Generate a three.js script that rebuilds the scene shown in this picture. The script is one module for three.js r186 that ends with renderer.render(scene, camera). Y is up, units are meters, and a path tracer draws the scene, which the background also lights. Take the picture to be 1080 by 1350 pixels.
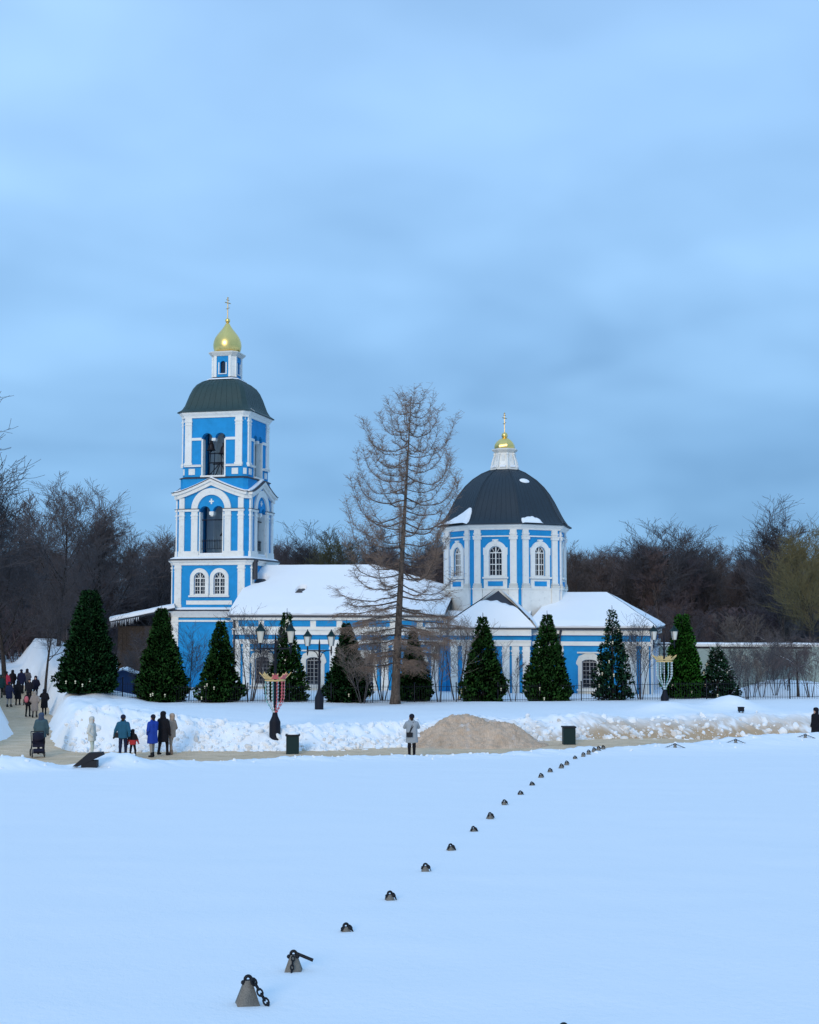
import * as THREE from 'three';
import { mergeGeometries, toCreasedNormals } from 'three/addons/utils/BufferGeometryUtils.js';
import { ImprovedNoise } from 'three/addons/math/ImprovedNoise.js';

// ------------------------------------------------------------------ camera, sky, sun, exposure
const scene = new THREE.Scene();
const FOCAL = 1760, PITCH = Math.atan(131 / FOCAL), EYE = 5.9;
const camera = new THREE.PerspectiveCamera(2 * Math.atan(675 / FOCAL) * 180 / Math.PI, 819 / 1024, 0.5, 2000);
camera.position.set(0, EYE, 0);
camera.rotation.x = PITCH;
const renderer = new THREE.WebGLRenderer({ antialias: true });
renderer.toneMapping = THREE.LinearToneMapping;
renderer.toneMappingExposure = 1.0;
renderer.shadowMap.enabled = true;
renderer.setSize(819, 1024);

const perlin = new ImprovedNoise();
const noise = (x, y, z = 0) => perlin.noise(x, y, z);
const fbm = (x, y, z = 0, o = 4) => { let s = 0, a = 0.5, f = 1; for (let i = 0; i < o; i++) { s += a * noise(x * f + 11.3 * i, y * f - 7.1 * i, z * f + 3.7 * i); a *= 0.5; f *= 2.03; } return s; };
const mix = (a, b, t) => a + (b - a) * t;
const clamp = (x, a = 0, b = 1) => Math.min(b, Math.max(a, x));
const smooth = (a, b, x) => { const t = clamp((x - a) / (b - a)); return t * t * (3 - 2 * t); };
function rng(seed) { let s = seed >>> 0; return () => { s = (s + 0x6d2b79f5) >>> 0; let t = Math.imul(s ^ (s >>> 15), 1 | s); t = (t + Math.imul(t ^ (t >>> 7), 61 | t)) ^ t; return ((t ^ (t >>> 14)) >>> 0) / 4294967296; }; }

{ // overcast sky: a blue-grey cloud deck, brighter towards the zenith
  const W = 1024, Hh = 512, data = new Float32Array(W * Hh * 4);
  const stops = [[-1, [0.28, 0.46, 0.70]], [-0.02, [0.24, 0.475, 0.765]], [0.06, [0.25, 0.495, 0.805]], [0.2, [0.30, 0.56, 0.91]], [0.42, [0.338, 0.588, 0.95]], [0.7, [0.375, 0.655, 1.06]], [1, [0.40, 0.69, 1.12]]];
  for (let j = 0; j < Hh; j++) for (let i = 0; i < W; i++) {
    const th = (i / W - 0.5) * 2 * Math.PI, el = ((j + 0.5) / Hh - 0.5) * Math.PI;
    const y = Math.sin(el), c = Math.cos(el), x = Math.cos(th) * c, z = Math.sin(th) * c;
    let k = 0; while (k < stops.length - 2 && y > stops[k + 1][0]) k++;
    const t = clamp((y - stops[k][0]) / (stops[k + 1][0] - stops[k][0]));
    const q = Math.max(y, 0) + 0.16, u = x / q, v = z / q;
    const wx = fbm(u * 0.7 + 3, v * 0.7, 1.5, 3);
    const cl = fbm(u * 0.5 + v * 0.22 + wx * 1.3, v * 0.6 + wx, 0.4, 5) + 0.6 * fbm(u * 1.5 - v * 0.5 + wx, v * 1.5, 4.2, 5) + 0.35 * fbm(u * 4.2 + v * 1.5 + wx * 2, v * 3.6, 8.1, 4);
    const fade = smooth(-0.05, 0.1, y);
    const m = 1 + fade * 0.34 * cl, grey = fade * clamp(0.10 * cl + 0.05 * wx, -0.08, 0.08);
    const o = (j * W + i) * 4;
    for (let n = 0; n < 3; n++) data[o + n] = mix(stops[k][1][n], stops[k + 1][1][n], t) * m * (1 + grey * (n === 0 ? 1.4 : n === 1 ? 0.5 : -0.2));
    data[o + 3] = 1;
  }
  const sky = new THREE.DataTexture(data, W, Hh, THREE.RGBAFormat, THREE.FloatType);
  sky.mapping = THREE.EquirectangularReflectionMapping; sky.magFilter = THREE.LinearFilter; sky.minFilter = THREE.LinearFilter; sky.needsUpdate = true;
  scene.background = sky; scene.environment = sky;
}
const sun = new THREE.DirectionalLight(new THREE.Color().setRGB(1, 0.87, 0.69), 1.5);
sun.position.set(-38, 46, 62); sun.target.position.set(0, 2, -75);
sun.castShadow = true; sun.shadow.radius = 34; sun.shadow.mapSize.set(2048, 2048);
Object.assign(sun.shadow.camera, { left: -80, right: 80, top: 60, bottom: -60, near: 1, far: 420 });
scene.add(sun, sun.target);

// ------------------------------------------------------------------ helpers
const V3 = (x, y, z) => new THREE.Vector3(x, y, z);
const taken = new Map();
const numbered = (n) => { const k = (taken.get(n) ?? -1) + 1; taken.set(n, k); return k ? n + '_' + String(k).padStart(3, '0') : n; };
const col = (r, g, b) => new THREE.Color().setRGB(r, g, b);
function metric(g) { // uv in metres, from the axis each face points along most
  const p = g.attributes.position, n = g.attributes.normal, uv = new Float32Array(p.count * 2);
  for (let i = 0; i < p.count; i++) {
    const ax = Math.abs(n.getX(i)), ay = Math.abs(n.getY(i)), az = Math.abs(n.getZ(i));
    if (ay >= ax && ay >= az) { uv[2 * i] = p.getX(i); uv[2 * i + 1] = p.getZ(i); }
    else if (ax > az) { uv[2 * i] = p.getZ(i); uv[2 * i + 1] = p.getY(i); }
    else { uv[2 * i] = p.getX(i); uv[2 * i + 1] = p.getY(i); }
  }
  g.setAttribute('uv', new THREE.BufferAttribute(uv, 2));
  return g;
}
function merged(list) {
  const arr = [].concat(list).map((g) => { const q = g.index ? g.toNonIndexed() : g; for (const k of Object.keys(q.attributes)) if (!['position', 'normal'].includes(k)) q.deleteAttribute(k); return q; });
  return metric(arr.length > 1 ? mergeGeometries(arr) : arr[0]);
}
function mesh(name, geo, mat, parent) {
  const g = Array.isArray(geo) ? merged(geo) : geo;
  const m = new THREE.Mesh(g, mat);
  m.castShadow = m.receiveShadow = true;
  if (parent) { m.name = name; parent.add(m); } else { m.name = numbered(name); scene.add(m); }
  return m;
}
function tag(o, label, category, group) { o.userData.label = label; o.userData.category = category; if (group) o.userData.group = group; return o; }
function thing(name, label, category, [x, y, z] = [0, 0, 0], turn = 0, group) {
  const o = new THREE.Group(); o.name = numbered(name); scene.add(o); o.position.set(x, y, z); o.rotation.y = turn;
  return tag(o, label, category, group);
}
function structure(o, label) { o.userData.kind = 'structure'; if (label) o.userData.label = label; return o; }
function copyOf(root, [x, y, z], turn, scale, label) {
  const r = root.clone(); r.name = numbered(root.name.replace(/_\d{3}$/, '')); scene.add(r);
  r.userData = { ...root.userData }; r.position.set(x, y, z); r.rotation.y = turn; if (scale) r.scale.set(...(Array.isArray(scale) ? scale : [scale, scale, scale]));
  if (label) r.userData.label = label;
  return r;
}
const box = (w, h, d, x = 0, y = 0, z = 0, ry = 0, rz = 0, rx = 0) => { const g = new THREE.BoxGeometry(w, h, d); if (rx) g.rotateX(rx); if (rz) g.rotateZ(rz); if (ry) g.rotateY(ry); return g.translate(x, y, z); };
const cyl = (r1, r2, h, x = 0, y = 0, z = 0, n = 12) => new THREE.CylinderGeometry(r1, r2, h, n).translate(x, y, z);
const ball = (r, x, y, z, n = 14) => new THREE.SphereGeometry(r, n, Math.ceil(n * 0.7)).translate(x, y, z);
const lathe = (pts, n = 20) => new THREE.LatheGeometry(pts.map(([r, y]) => new THREE.Vector2(r, y)), n);
const bar = (a, b, r, n = 6, r2 = r) => { const d = b.clone().sub(a), g = new THREE.CylinderGeometry(r2, r, d.length(), n); g.applyQuaternion(new THREE.Quaternion().setFromUnitVectors(V3(0, 1, 0), d.clone().normalize())); return g.translate((a.x + b.x) / 2, (a.y + b.y) / 2, (a.z + b.z) / 2); };
const plan = (s, depth, z = 0, bevel = 0) => new THREE.ExtrudeGeometry(s, { depth, bevelEnabled: bevel > 0, bevelSize: bevel, bevelThickness: bevel, bevelSegments: 1, curveSegments: 14 }).translate(0, 0, z);
const shapeOf = (pts) => { const s = new THREE.Shape(); pts.forEach(([x, y], i) => (i ? s.lineTo(x, y) : s.moveTo(x, y))); return s; };

// ------------------------------------------------------------------ materials
function noiseTexture(size, fn, srgb = true) { // tileable: fn(x, y, n) with n a tileable noise
  const d = new Uint8Array(size * size * 4);
  const tn = (u, v, f, z) => { // tileable on the unit square
    const x = u * f, y = v * f, a = noise(x, y, z), b = noise(x - f, y, z), c = noise(x, y - f, z), e = noise(x - f, y - f, z);
    return mix(mix(a, b, u), mix(c, e, u), v);
  };
  for (let j = 0; j < size; j++) for (let i = 0; i < size; i++) {
    const c = fn(i / size, j / size, tn), o = (j * size + i) * 4;
    for (let k = 0; k < 3; k++) d[o + k] = clamp(Math.round(255 * (Array.isArray(c) ? c[k] : c)), 0, 255);
    d[o + 3] = 255;
  }
  const t = new THREE.DataTexture(d, size, size);
  t.wrapS = t.wrapT = THREE.RepeatWrapping; t.magFilter = THREE.LinearFilter; t.minFilter = THREE.LinearMipmapLinearFilter; if (srgb) t.colorSpace = THREE.SRGBColorSpace; t.needsUpdate = true;
  return t;
}
const every = (t, m) => { const c = t.clone(); c.repeat.set(1 / m, 1 / m); c.needsUpdate = true; return c; };
const mottle = noiseTexture(256, (u, v, n) => { const a = n(u, v, 4, 1) * 0.5 + n(u, v, 9, 2) * 0.3 + n(u, v, 23, 3) * 0.2 + n(u, v, 61, 4) * 0.14; return clamp(0.93 + a * 0.16, 0, 1); });
const grime = noiseTexture(256, (u, v, n) => { const a = n(u, v, 3, 7) * 0.5 + n(u, v, 8, 5) * 0.35 + n(u, v, 30, 6) * 0.25; const b = Math.max(0, n(u, v, 14, 9) - 0.15); const k = clamp(0.97 + a * 0.08 - b * 0.16); return [k, k * 0.992, k * 0.975]; });
const fine = noiseTexture(256, (u, v, n) => 0.5 + n(u, v, 12, 1) * 0.25 + n(u, v, 31, 2) * 0.2 + n(u, v, 90, 3) * 0.22, false);
const grains = noiseTexture(256, (u, v, n) => { const a = 0.92 + n(u, v, 6, 3) * 0.1 + n(u, v, 40, 2) * 0.16 + n(u, v, 110, 4) * 0.22; return clamp(a, 0.5, 1); });
const barkTex = noiseTexture(256, (u, v, n) => clamp(0.72 + n(u * 1, v, 7, 1) * 0.3 + n(u, v, 22, 2) * 0.3 + n(u, v, 64, 2) * 0.2, 0.25, 1));
const std = (c, o = {}) => new THREE.MeshPhysicalMaterial({ color: c, roughness: 0.85, ...((o.roughness ?? 0.85) > 0.7 ? { specularIntensity: 0.4 } : {}), ...o });
const M = {
  blue: std(col(0.022, 0.325, 0.70), { roughness: 0.8, map: every(mottle, 3.1), bumpMap: every(fine, 0.9), bumpScale: 0.004 }),
  white: std(col(0.87, 0.87, 0.85), { roughness: 0.8, map: every(grime, 2.7), bumpMap: every(fine, 0.8), bumpScale: 0.004 }),
  stone: std(col(0.74, 0.73, 0.69), { roughness: 0.9, map: every(grime, 1.9), bumpMap: every(fine, 0.6), bumpScale: 0.006 }),
  inner: std(col(0.80, 0.81, 0.80), { map: every(grime, 2.3) }),
  domeRoof: std(col(0.014, 0.027, 0.040), { roughness: 0.6, map: every(mottle, 2.2) }),
  towerRoof: std(col(0.022, 0.054, 0.052), { roughness: 0.6, map: every(mottle, 2.2) }),
  flashing: std(col(0.030, 0.033, 0.045), { roughness: 0.55 }),
  gold: std(col(0.93, 0.66, 0.22), { metalness: 1, roughness: 0.3 }),
  goldDull: std(col(0.55, 0.42, 0.22), { metalness: 0.8, roughness: 0.45 }),
  iron: std(col(0.008, 0.010, 0.018), { roughness: 0.65, specularIntensity: 0.4 }),
  bronze: std(col(0.028, 0.024, 0.028), { roughness: 0.45, metalness: 0.5 }),
  barGrey: std(col(0.30, 0.30, 0.30)),
  glass: std(col(0.018, 0.022, 0.032), { roughness: 0.07 }),
  snow: std(col(0.87, 0.885, 0.90), { roughness: 0.95, bumpMap: every(fine, 1.3), bumpScale: 0.012 }),
  ground: std(col(1, 1, 1), { roughness: 0.95, vertexColors: true, bumpMap: every(fine, 1.7), bumpScale: 0.012 }),
  path: std(col(1, 1, 1), { roughness: 0.9, vertexColors: true, map: every(grains, 2.3), bumpMap: every(fine, 1.1), bumpScale: 0.02 }),
  sand: std(col(1, 1, 1), { roughness: 1, vertexColors: true, map: every(grains, 1.4), bumpMap: every(fine, 0.8), bumpScale: 0.05 }),
  bark: std(col(0.085, 0.072, 0.066), { roughness: 0.95, map: every(barkTex, 1.1) }),
  larchTwig: std(col(0.25, 0.172, 0.128), { roughness: 0.95 }),
  larchLimb: std(col(0.085, 0.066, 0.058), { roughness: 0.95 }),
  trunkPale: std(col(0.17, 0.145, 0.135), { roughness: 0.95, map: every(barkTex, 1.1) }),
  larchBark: std(col(0.20, 0.155, 0.125), { roughness: 0.95, map: every(barkTex, 0.9), bumpMap: every(barkTex, 0.5), bumpScale: 0.03 }),
  twig: std(col(0.135, 0.114, 0.112), { roughness: 0.95 }),
  twigRed: std(col(0.135, 0.108, 0.106), { roughness: 0.95 }),
  twigDark: std(col(0.080, 0.073, 0.078), { roughness: 0.95 }),
  twigGrey: std(col(0.27, 0.215, 0.18), { roughness: 0.95 }),
  twigOlive: std(col(0.16, 0.13, 0.06), { roughness: 0.95 }),
  leaf: new THREE.MeshPhysicalMaterial({ color: 0xffffff, roughness: 0.9, specularIntensity: 0.25, vertexColors: true, side: THREE.DoubleSide }),
  concrete: std(col(0.24, 0.22, 0.19), { roughness: 0.95, map: every(grains, 0.5), bumpMap: every(fine, 0.2), bumpScale: 0.006 }),
  binGreen: std(col(0.008, 0.026, 0.028), { roughness: 0.65, specularIntensity: 0.4 }),
  black: std(col(0.008, 0.009, 0.013), { roughness: 0.6, specularIntensity: 0.5 }),
  milk: std(col(0.62, 0.60, 0.53), { roughness: 0.35 }),
  wood: std(col(0.085, 0.060, 0.045), { roughness: 0.9, map: every(barkTex, 0.8) }),
  blueTarp: std(col(0.018, 0.06, 0.17), { roughness: 0.7, map: every(mottle, 1.5) }),
  paleWall: std(col(0.30, 0.37, 0.35), { roughness: 0.9, map: every(grime, 2.2) }),
  cloth: std(col(1, 1, 1), { roughness: 0.95, vertexColors: true, bumpMap: every(fine, 0.35), bumpScale: 0.006 }),
  crown: std(col(0.66, 0.47, 0.20), { roughness: 0.6 }),
  tinselWhite: std(col(0.66, 0.72, 0.74), { roughness: 0.4 }),
  tinselTeal: std(col(0.16, 0.42, 0.42), { roughness: 0.4 }),
  tinselPink: std(col(0.62, 0.14, 0.16), { roughness: 0.6 }),
  bulb: std(col(0.75, 0.68, 0.48), { roughness: 0.35 }),
  rubber: std(col(0.02, 0.02, 0.022), { roughness: 0.7 }),
};

// ------------------------------------------------------------------ the lie of the land (x to the right, d metres ahead of the viewpoint)
const interp = (pts, x) => { if (x <= pts[0][0]) return pts[0][1]; for (let i = 1; i < pts.length; i++) if (x <= pts[i][0]) { const t = (x - pts[i - 1][0]) / (pts[i][0] - pts[i - 1][0]); return mix(pts[i - 1][1], pts[i][1], t); } return pts[pts.length - 1][1]; };
const nearEdge = (x) => 51.7 + 0.43 * x - 0.002 * x * x;
const farEdge = (x) => nearEdge(x) + 6.6 + Math.max(0, -x - 4) * 0.45 - Math.max(0, x - 8) * 0.12;
const branch = [[50, -15], [62, -17.6], [70, -19.6], [77, -21.8], [86, -24.3], [95, -27.7], [105, -31.5], [130, -40]];
const branchHalf = (d) => interp([[54, 2.8], [60, 1.5], [67, 0.95], [80, 1.25], [92, 1.9], [130, 2.1]], d);
const branchX = (d) => interp(branch, d);
const pathY = (x, d) => interp([[40, 0], [58, 0], [66, -0.25], [85, -0.95], [92, -0.75], [100, -0.3], [115, 0.5], [140, 0.6]], d) * smooth(-6, -15, x) - 0.35 * smooth(9, 20, x);
const pathIn = (x, d) => { // metres inside the trodden path (negative outside)
  const w = 0.35 * fbm(x * 0.5, d * 0.5, 2.2, 3) + 0.2 * noise(x * 1.7, d * 1.7, 5);
  const main = Math.min(d - nearEdge(x), farEdge(x) - d);
  const half = branchHalf(d);
  const side = d > 52 && d < 128 ? half - Math.abs(x - branchX(d)) + 0.3 : -99;
  return Math.max(main, side) + w;
};
const crestOf = [[-60, 0.9], [-26, 1.1], [-18, 1.1], [-15.6, 1.0], [-14.7, 1.35], [-13.9, 2.0], [-13.2, 1.75], [-12.2, 1.4], [-9, 1.1], [-6, 0.85], [-3, 0.75], [0, 0.85], [3, 0.9], [6, 0.75], [8.5, 0.95], [11, 0.72], [14, 0.8], [17, 0.75], [22, 0.8], [40, 0.8]];
function landY(x, d) {
  const far = farEdge(x), near = nearEdge(x), s = d - far;
  let h;
  const rough = fbm(x * 0.9, d * 0.9, 7.7, 4);
  if (d < (near + far) / 2) { // the field in front of the path
    h = Math.max(2.6 - 0.044 * d, 0.3) + 0.06 * fbm(x * 0.12, d * 0.12, 1.1, 3) + 0.03 * fbm(x * 0.35, d * 0.8, 3, 3) + 0.008 * noise(x * 1.4, d * 2.2, 5);
    const e = near - d;
    h += Math.exp(-e * e / 3.2) * (0.10 + 0.14 * fbm(x * 0.5, 1, 3, 3) + 0.3 * smooth(8, 20, x) + 0.16 * rough + 0.05 * noise(x * 4, d * 4, 8));
    h += 0.36 * Math.exp(-((x + 9.9) ** 2) / 1.3 - ((d - 46.6) ** 2) / 1.0) * (1 + 0.35 * rough) + 0.32 * Math.exp(-((x + 13.4) ** 2) / 1.6 - ((d - 45.2) ** 2) / 0.8);
    const bury = smooth(0.05, -0.55, e);
    h = mix(h, -0.3, bury);
  } else {
    const crest = interp(crestOf, x);
    const back = interp([[0, crest], [6, mix(crest, 0.72, 0.6)], [14, 0.62], [20, 0.45], [26, 0.42], [32, 0.42], [44, 0.3], [60, 0.1], [90, 0], [200, 0.4]], Math.max(0, s - 2.6));
    const up = smooth(-0.25, 2.7, s);
    const lump = Math.exp(-((s - 1.6) ** 2) / 4.5);
    h = mix(-0.3 + pathY(x, d), back, up) + lump * up * (1 - 0.4 * smooth(7, 10, x)) * (0.55 * rough + 0.34 * Math.abs(noise(x * 1.9, d * 1.9, 9)) + 0.24 * Math.abs(noise(x * 3.7, d * 3.7, 2)) + 0.11 * noise(x * 7.5, d * 7.5, 6)) + 0.14 * fbm(x * 0.22, d * 0.22, 4.4, 3) * smooth(2, 6, s);
    h += 0.75 * Math.exp(-((x - 16.9) ** 2) / 2.2 - ((d - 71) ** 2) / 2.5) * (1 + 0.3 * rough) + 0.9 * Math.exp(-((x - 24.5) ** 2) / 5 - ((d - 90) ** 2) / 4) + 0.6 * Math.exp(-((x - 27.5) ** 2) / 4 - ((d - 91) ** 2) / 4) + 0.5 * Math.exp(-((x - 13.3) ** 2) / 2.5 - ((d - 70) ** 2) / 3) * (1 + 0.3 * rough);
  }
  if (d > 54) { // the branch of the path runs away between high banks
    const b = Math.abs(x - branchX(d)) - branchHalf(d) - 0.35 * fbm(x * 0.5, d * 0.5, 2.2, 3);
    const k = smooth(56, 64, d) * smooth(135, 120, d), py = pathY(x, d);
    const wall = py - 0.3 + smooth(-0.4, 1.2, b) * (1.75 + 0.5 * smooth(74, 84, d)) + 0.35 * fbm(x * 0.7, d * 0.7, 1.7, 3) * smooth(0.1, 1, b);
    if (b < 0.2) h = mix(h, Math.min(h, py - 0.3), clamp((0.2 - b) * 3) * smooth(52, 55, d));
    h = mix(h, mix(wall, Math.max(h, wall), smooth(1.5, 5, b)), k * smooth(7, 2.5, b));
    h += 1.0 * smooth(100, 118, d) * smooth(-15, -28, x);
  }
  return h;
}
const standY = (x, d) => (pathIn(x, d) > 0.1 ? pathY(x, d) : landY(x, d));
const aheadX = (px, py, d) => ((px - 540) / FOCAL) / (Math.cos(PITCH) - ((675 - py) / FOCAL) * Math.sin(PITCH)) * d; // lateral metres of a sight line at d metres
function steps(list) { const out = []; for (const [a, b, s] of list) for (let v = a; v < b - 1e-6; v += s) out.push(v); out.push(list[list.length - 1][1]); return out; }
function sheet(xs, ds, yOf, colour, keep) {
  const nx = xs.length, pos = new Float32Array(nx * ds.length * 3), cols = new Float32Array(nx * ds.length * 3), uv = new Float32Array(nx * ds.length * 2), idx = [];
  let i = 0;
  for (const d of ds) for (const x of xs) {
    pos.set([x, yOf(x, d), -d], i * 3); cols.set(colour(x, d), i * 3); uv.set([x, d], i * 2); i++;
  }
  for (let r = 0; r < ds.length - 1; r++) for (let c = 0; c < nx - 1; c++) {
    if (keep && !keep((xs[c] + xs[c + 1]) / 2, (ds[r] + ds[r + 1]) / 2)) continue;
    const a = r * nx + c; idx.push(a, a + 1, a + nx, a + 1, a + nx + 1, a + nx);
  }
  const g = new THREE.BufferGeometry();
  g.setAttribute('position', new THREE.BufferAttribute(pos, 3)); g.setAttribute('color', new THREE.BufferAttribute(cols, 3)); g.setAttribute('uv', new THREE.BufferAttribute(uv, 2));
  g.setIndex(idx); g.computeVertexNormals();
  return g;
}
{ // snow over everything; sand and road dirt thrown up by the plough lies in the banks
  const xs = steps([[-420, -60, 12], [-60, -34, 1], [-34, 24, 0.16], [24, 60, 1], [60, 420, 12]]);
  const ds = steps([[-60, 6, 3], [6, 42, 0.3], [42, 70, 0.13], [70, 90, 0.35], [90, 130, 0.8], [130, 200, 4], [200, 700, 20]]);
  const snowC = [0.87, 0.885, 0.90], dirt = [0.46, 0.33, 0.21];
  const g = sheet(xs, ds, landY, (x, d) => {
    const s = d - farEdge(x);
    if (s < -3 || s > 5) return snowC;
    const amount = interp([[-30, 0.2], [-14, 0.22], [-7, 0.25], [-2, 0.3], [1, 0.7], [6, 0.75], [7.5, 0.55], [9, 1.0], [18, 0.95], [24, 0.7]], x);
    const grainy = fbm(x * 1.3, d * 1.3, 12, 5) + 0.35 * noise(x * 6, d * 6, 3);
    const reach = smooth(-0.3, 0.15, s) * smooth(mix(1.2, 3.0, amount), 0.6, s);
    const k = clamp(smooth(0.36 - amount * 0.62, 0.62 - amount * 0.45, grainy + 0.22) * reach * amount * 1.3);
    return snowC.map((c, n) => mix(c, dirt[n], k));
  });
  structure(mesh('snow_ground', g, M.ground), 'snow field and ploughed snow banks');
  const px = steps([[-44, 24, 0.3]]), pd = steps([[36, 70, 0.3], [70, 128, 0.6]]);
  const p = sheet(px, pd, (x, d) => pathY(x, d) + 0.03 * fbm(x * 0.6, d * 1.4, 1, 3), (x, d) => {
    const k = clamp(0.5 + 1.1 * fbm(x * 0.35, d * 1.3, 8, 4)), q = clamp(0.5 + 1.6 * fbm(x * 1.1, d * 0.9, 3, 4));
    return [mix(0.80, 0.92, k) - 0.1 * q, mix(0.575, 0.68, k) - 0.085 * q, mix(0.36, 0.47, k) - 0.07 * q];
  }, (x, d) => pathIn(x, d) > -0.9);
  structure(mesh('path', p, M.path), 'trodden sandy snow path');
}

{ // chunks the plough threw out, clean and dirty, too many to count
  const r = rng(31), g = new THREE.IcosahedronGeometry(1, 2), p = g.attributes.position, v = V3(0, 0, 0);
  for (let i = 0; i < p.count; i++) { v.fromBufferAttribute(p, i); v.multiplyScalar(1 + 0.55 * fbm(v.x * 1.3, v.y * 1.3, v.z * 1.3, 3)); p.setXYZ(i, v.x, v.y * 0.75, v.z); }
  const geo = metric(toCreasedNormals(g, 0.7)), n = 3600, m = new THREE.InstancedMesh(geo, M.snow, n), q = new THREE.Object3D();
  for (let i = 0; i < n; i++) {
    const near = i < 190, x = mix(-15, 23, r()), e = near ? nearEdge(x) - 0.1 - 2.2 * r() * r() : farEdge(x) + 0.1 + 2.6 * r() * r(), d = e;
    q.position.set(x, landY(x, d), -d); const s = (near ? 0.015 + 0.07 * r() ** 2 : 0.03 + 0.15 * r() ** 4 + 0.05 * r()); q.scale.set(s * (0.8 + 0.5 * r()), s * 0.8, s * (0.8 + 0.5 * r())); q.rotation.set(r() * 6, r() * 6, r() * 6); q.updateMatrix(); m.setMatrixAt(i, q.matrix);
    if (!near && ((fbm(x * 0.35, 3, 1, 2) < -0.08 && r() < 0.75) || (x > 7 && r() < 0.55))) { q.scale.setScalar(0.02); q.updateMatrix(); m.setMatrixAt(i, q.matrix); }
    const k = !near && r() < (x > 7 ? 0.5 : x > 0 ? 0.3 : 0.12) * (d - farEdge(x) < 1.4 ? 1.3 : 0.3) ? 0.15 + 0.4 * r() : 0; m.setColorAt(i, new THREE.Color().setRGB(mix(1, 0.56, k), mix(1, 0.43, k), mix(1, 0.3, k)));
  }
  m.name = 'snow_chunks'; m.castShadow = m.receiveShadow = true; m.userData = { kind: 'stuff', label: 'loose chunks of ploughed snow along the path edges', category: 'snow' }; scene.add(m);
}
// ------------------------------------------------------------------ church
const TURN = -13.5 * Math.PI / 180; // x runs along the south front to the altar end, z towards the viewer
const church = thing('church', 'sky blue and white church with tall bell tower, snowy roofs and dark dome', 'church', [6.96, 0, -97], TURN);
const put = (name, geos, mat, mtx) => { const g = merged(geos); if (mtx) g.applyMatrix4(mtx); return mesh(name, g, mat, church); };
const faceAt = (cx, cz, apothem, turn) => new THREE.Matrix4().makeTranslation(cx, 0, cz).multiply(new THREE.Matrix4().makeRotationY(turn)).multiply(new THREE.Matrix4().makeTranslation(0, 0, apothem));
const rect = (x0, y0, x1, y1) => shapeOf([[x0, y0], [x1, y0], [x1, y1], [x0, y1]]);
function archHole(cx, w, y0, ys, rise = w) { // opening with a round (or flat) arched head
  const p = new THREE.Path(); p.moveTo(cx - w, y0); p.lineTo(cx + w, y0); p.lineTo(cx + w, ys); p.absellipse(cx, ys, w, rise, 0, Math.PI, false); p.lineTo(cx - w, y0); return p;
}
function archShape(cx, w, y0, ys, rise = w) { const s = new THREE.Shape(); s.moveTo(cx - w, y0); s.lineTo(cx + w, y0); s.lineTo(cx + w, ys); s.absellipse(cx, ys, w, rise, 0, Math.PI, false); s.lineTo(cx - w, y0); return s; }
const wallWith = (x0, y0, x1, y1, holes, depth, z) => { const s = rect(x0, y0, x1, y1); s.holes.push(...holes); return plan(s, depth, z - depth); };

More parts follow.
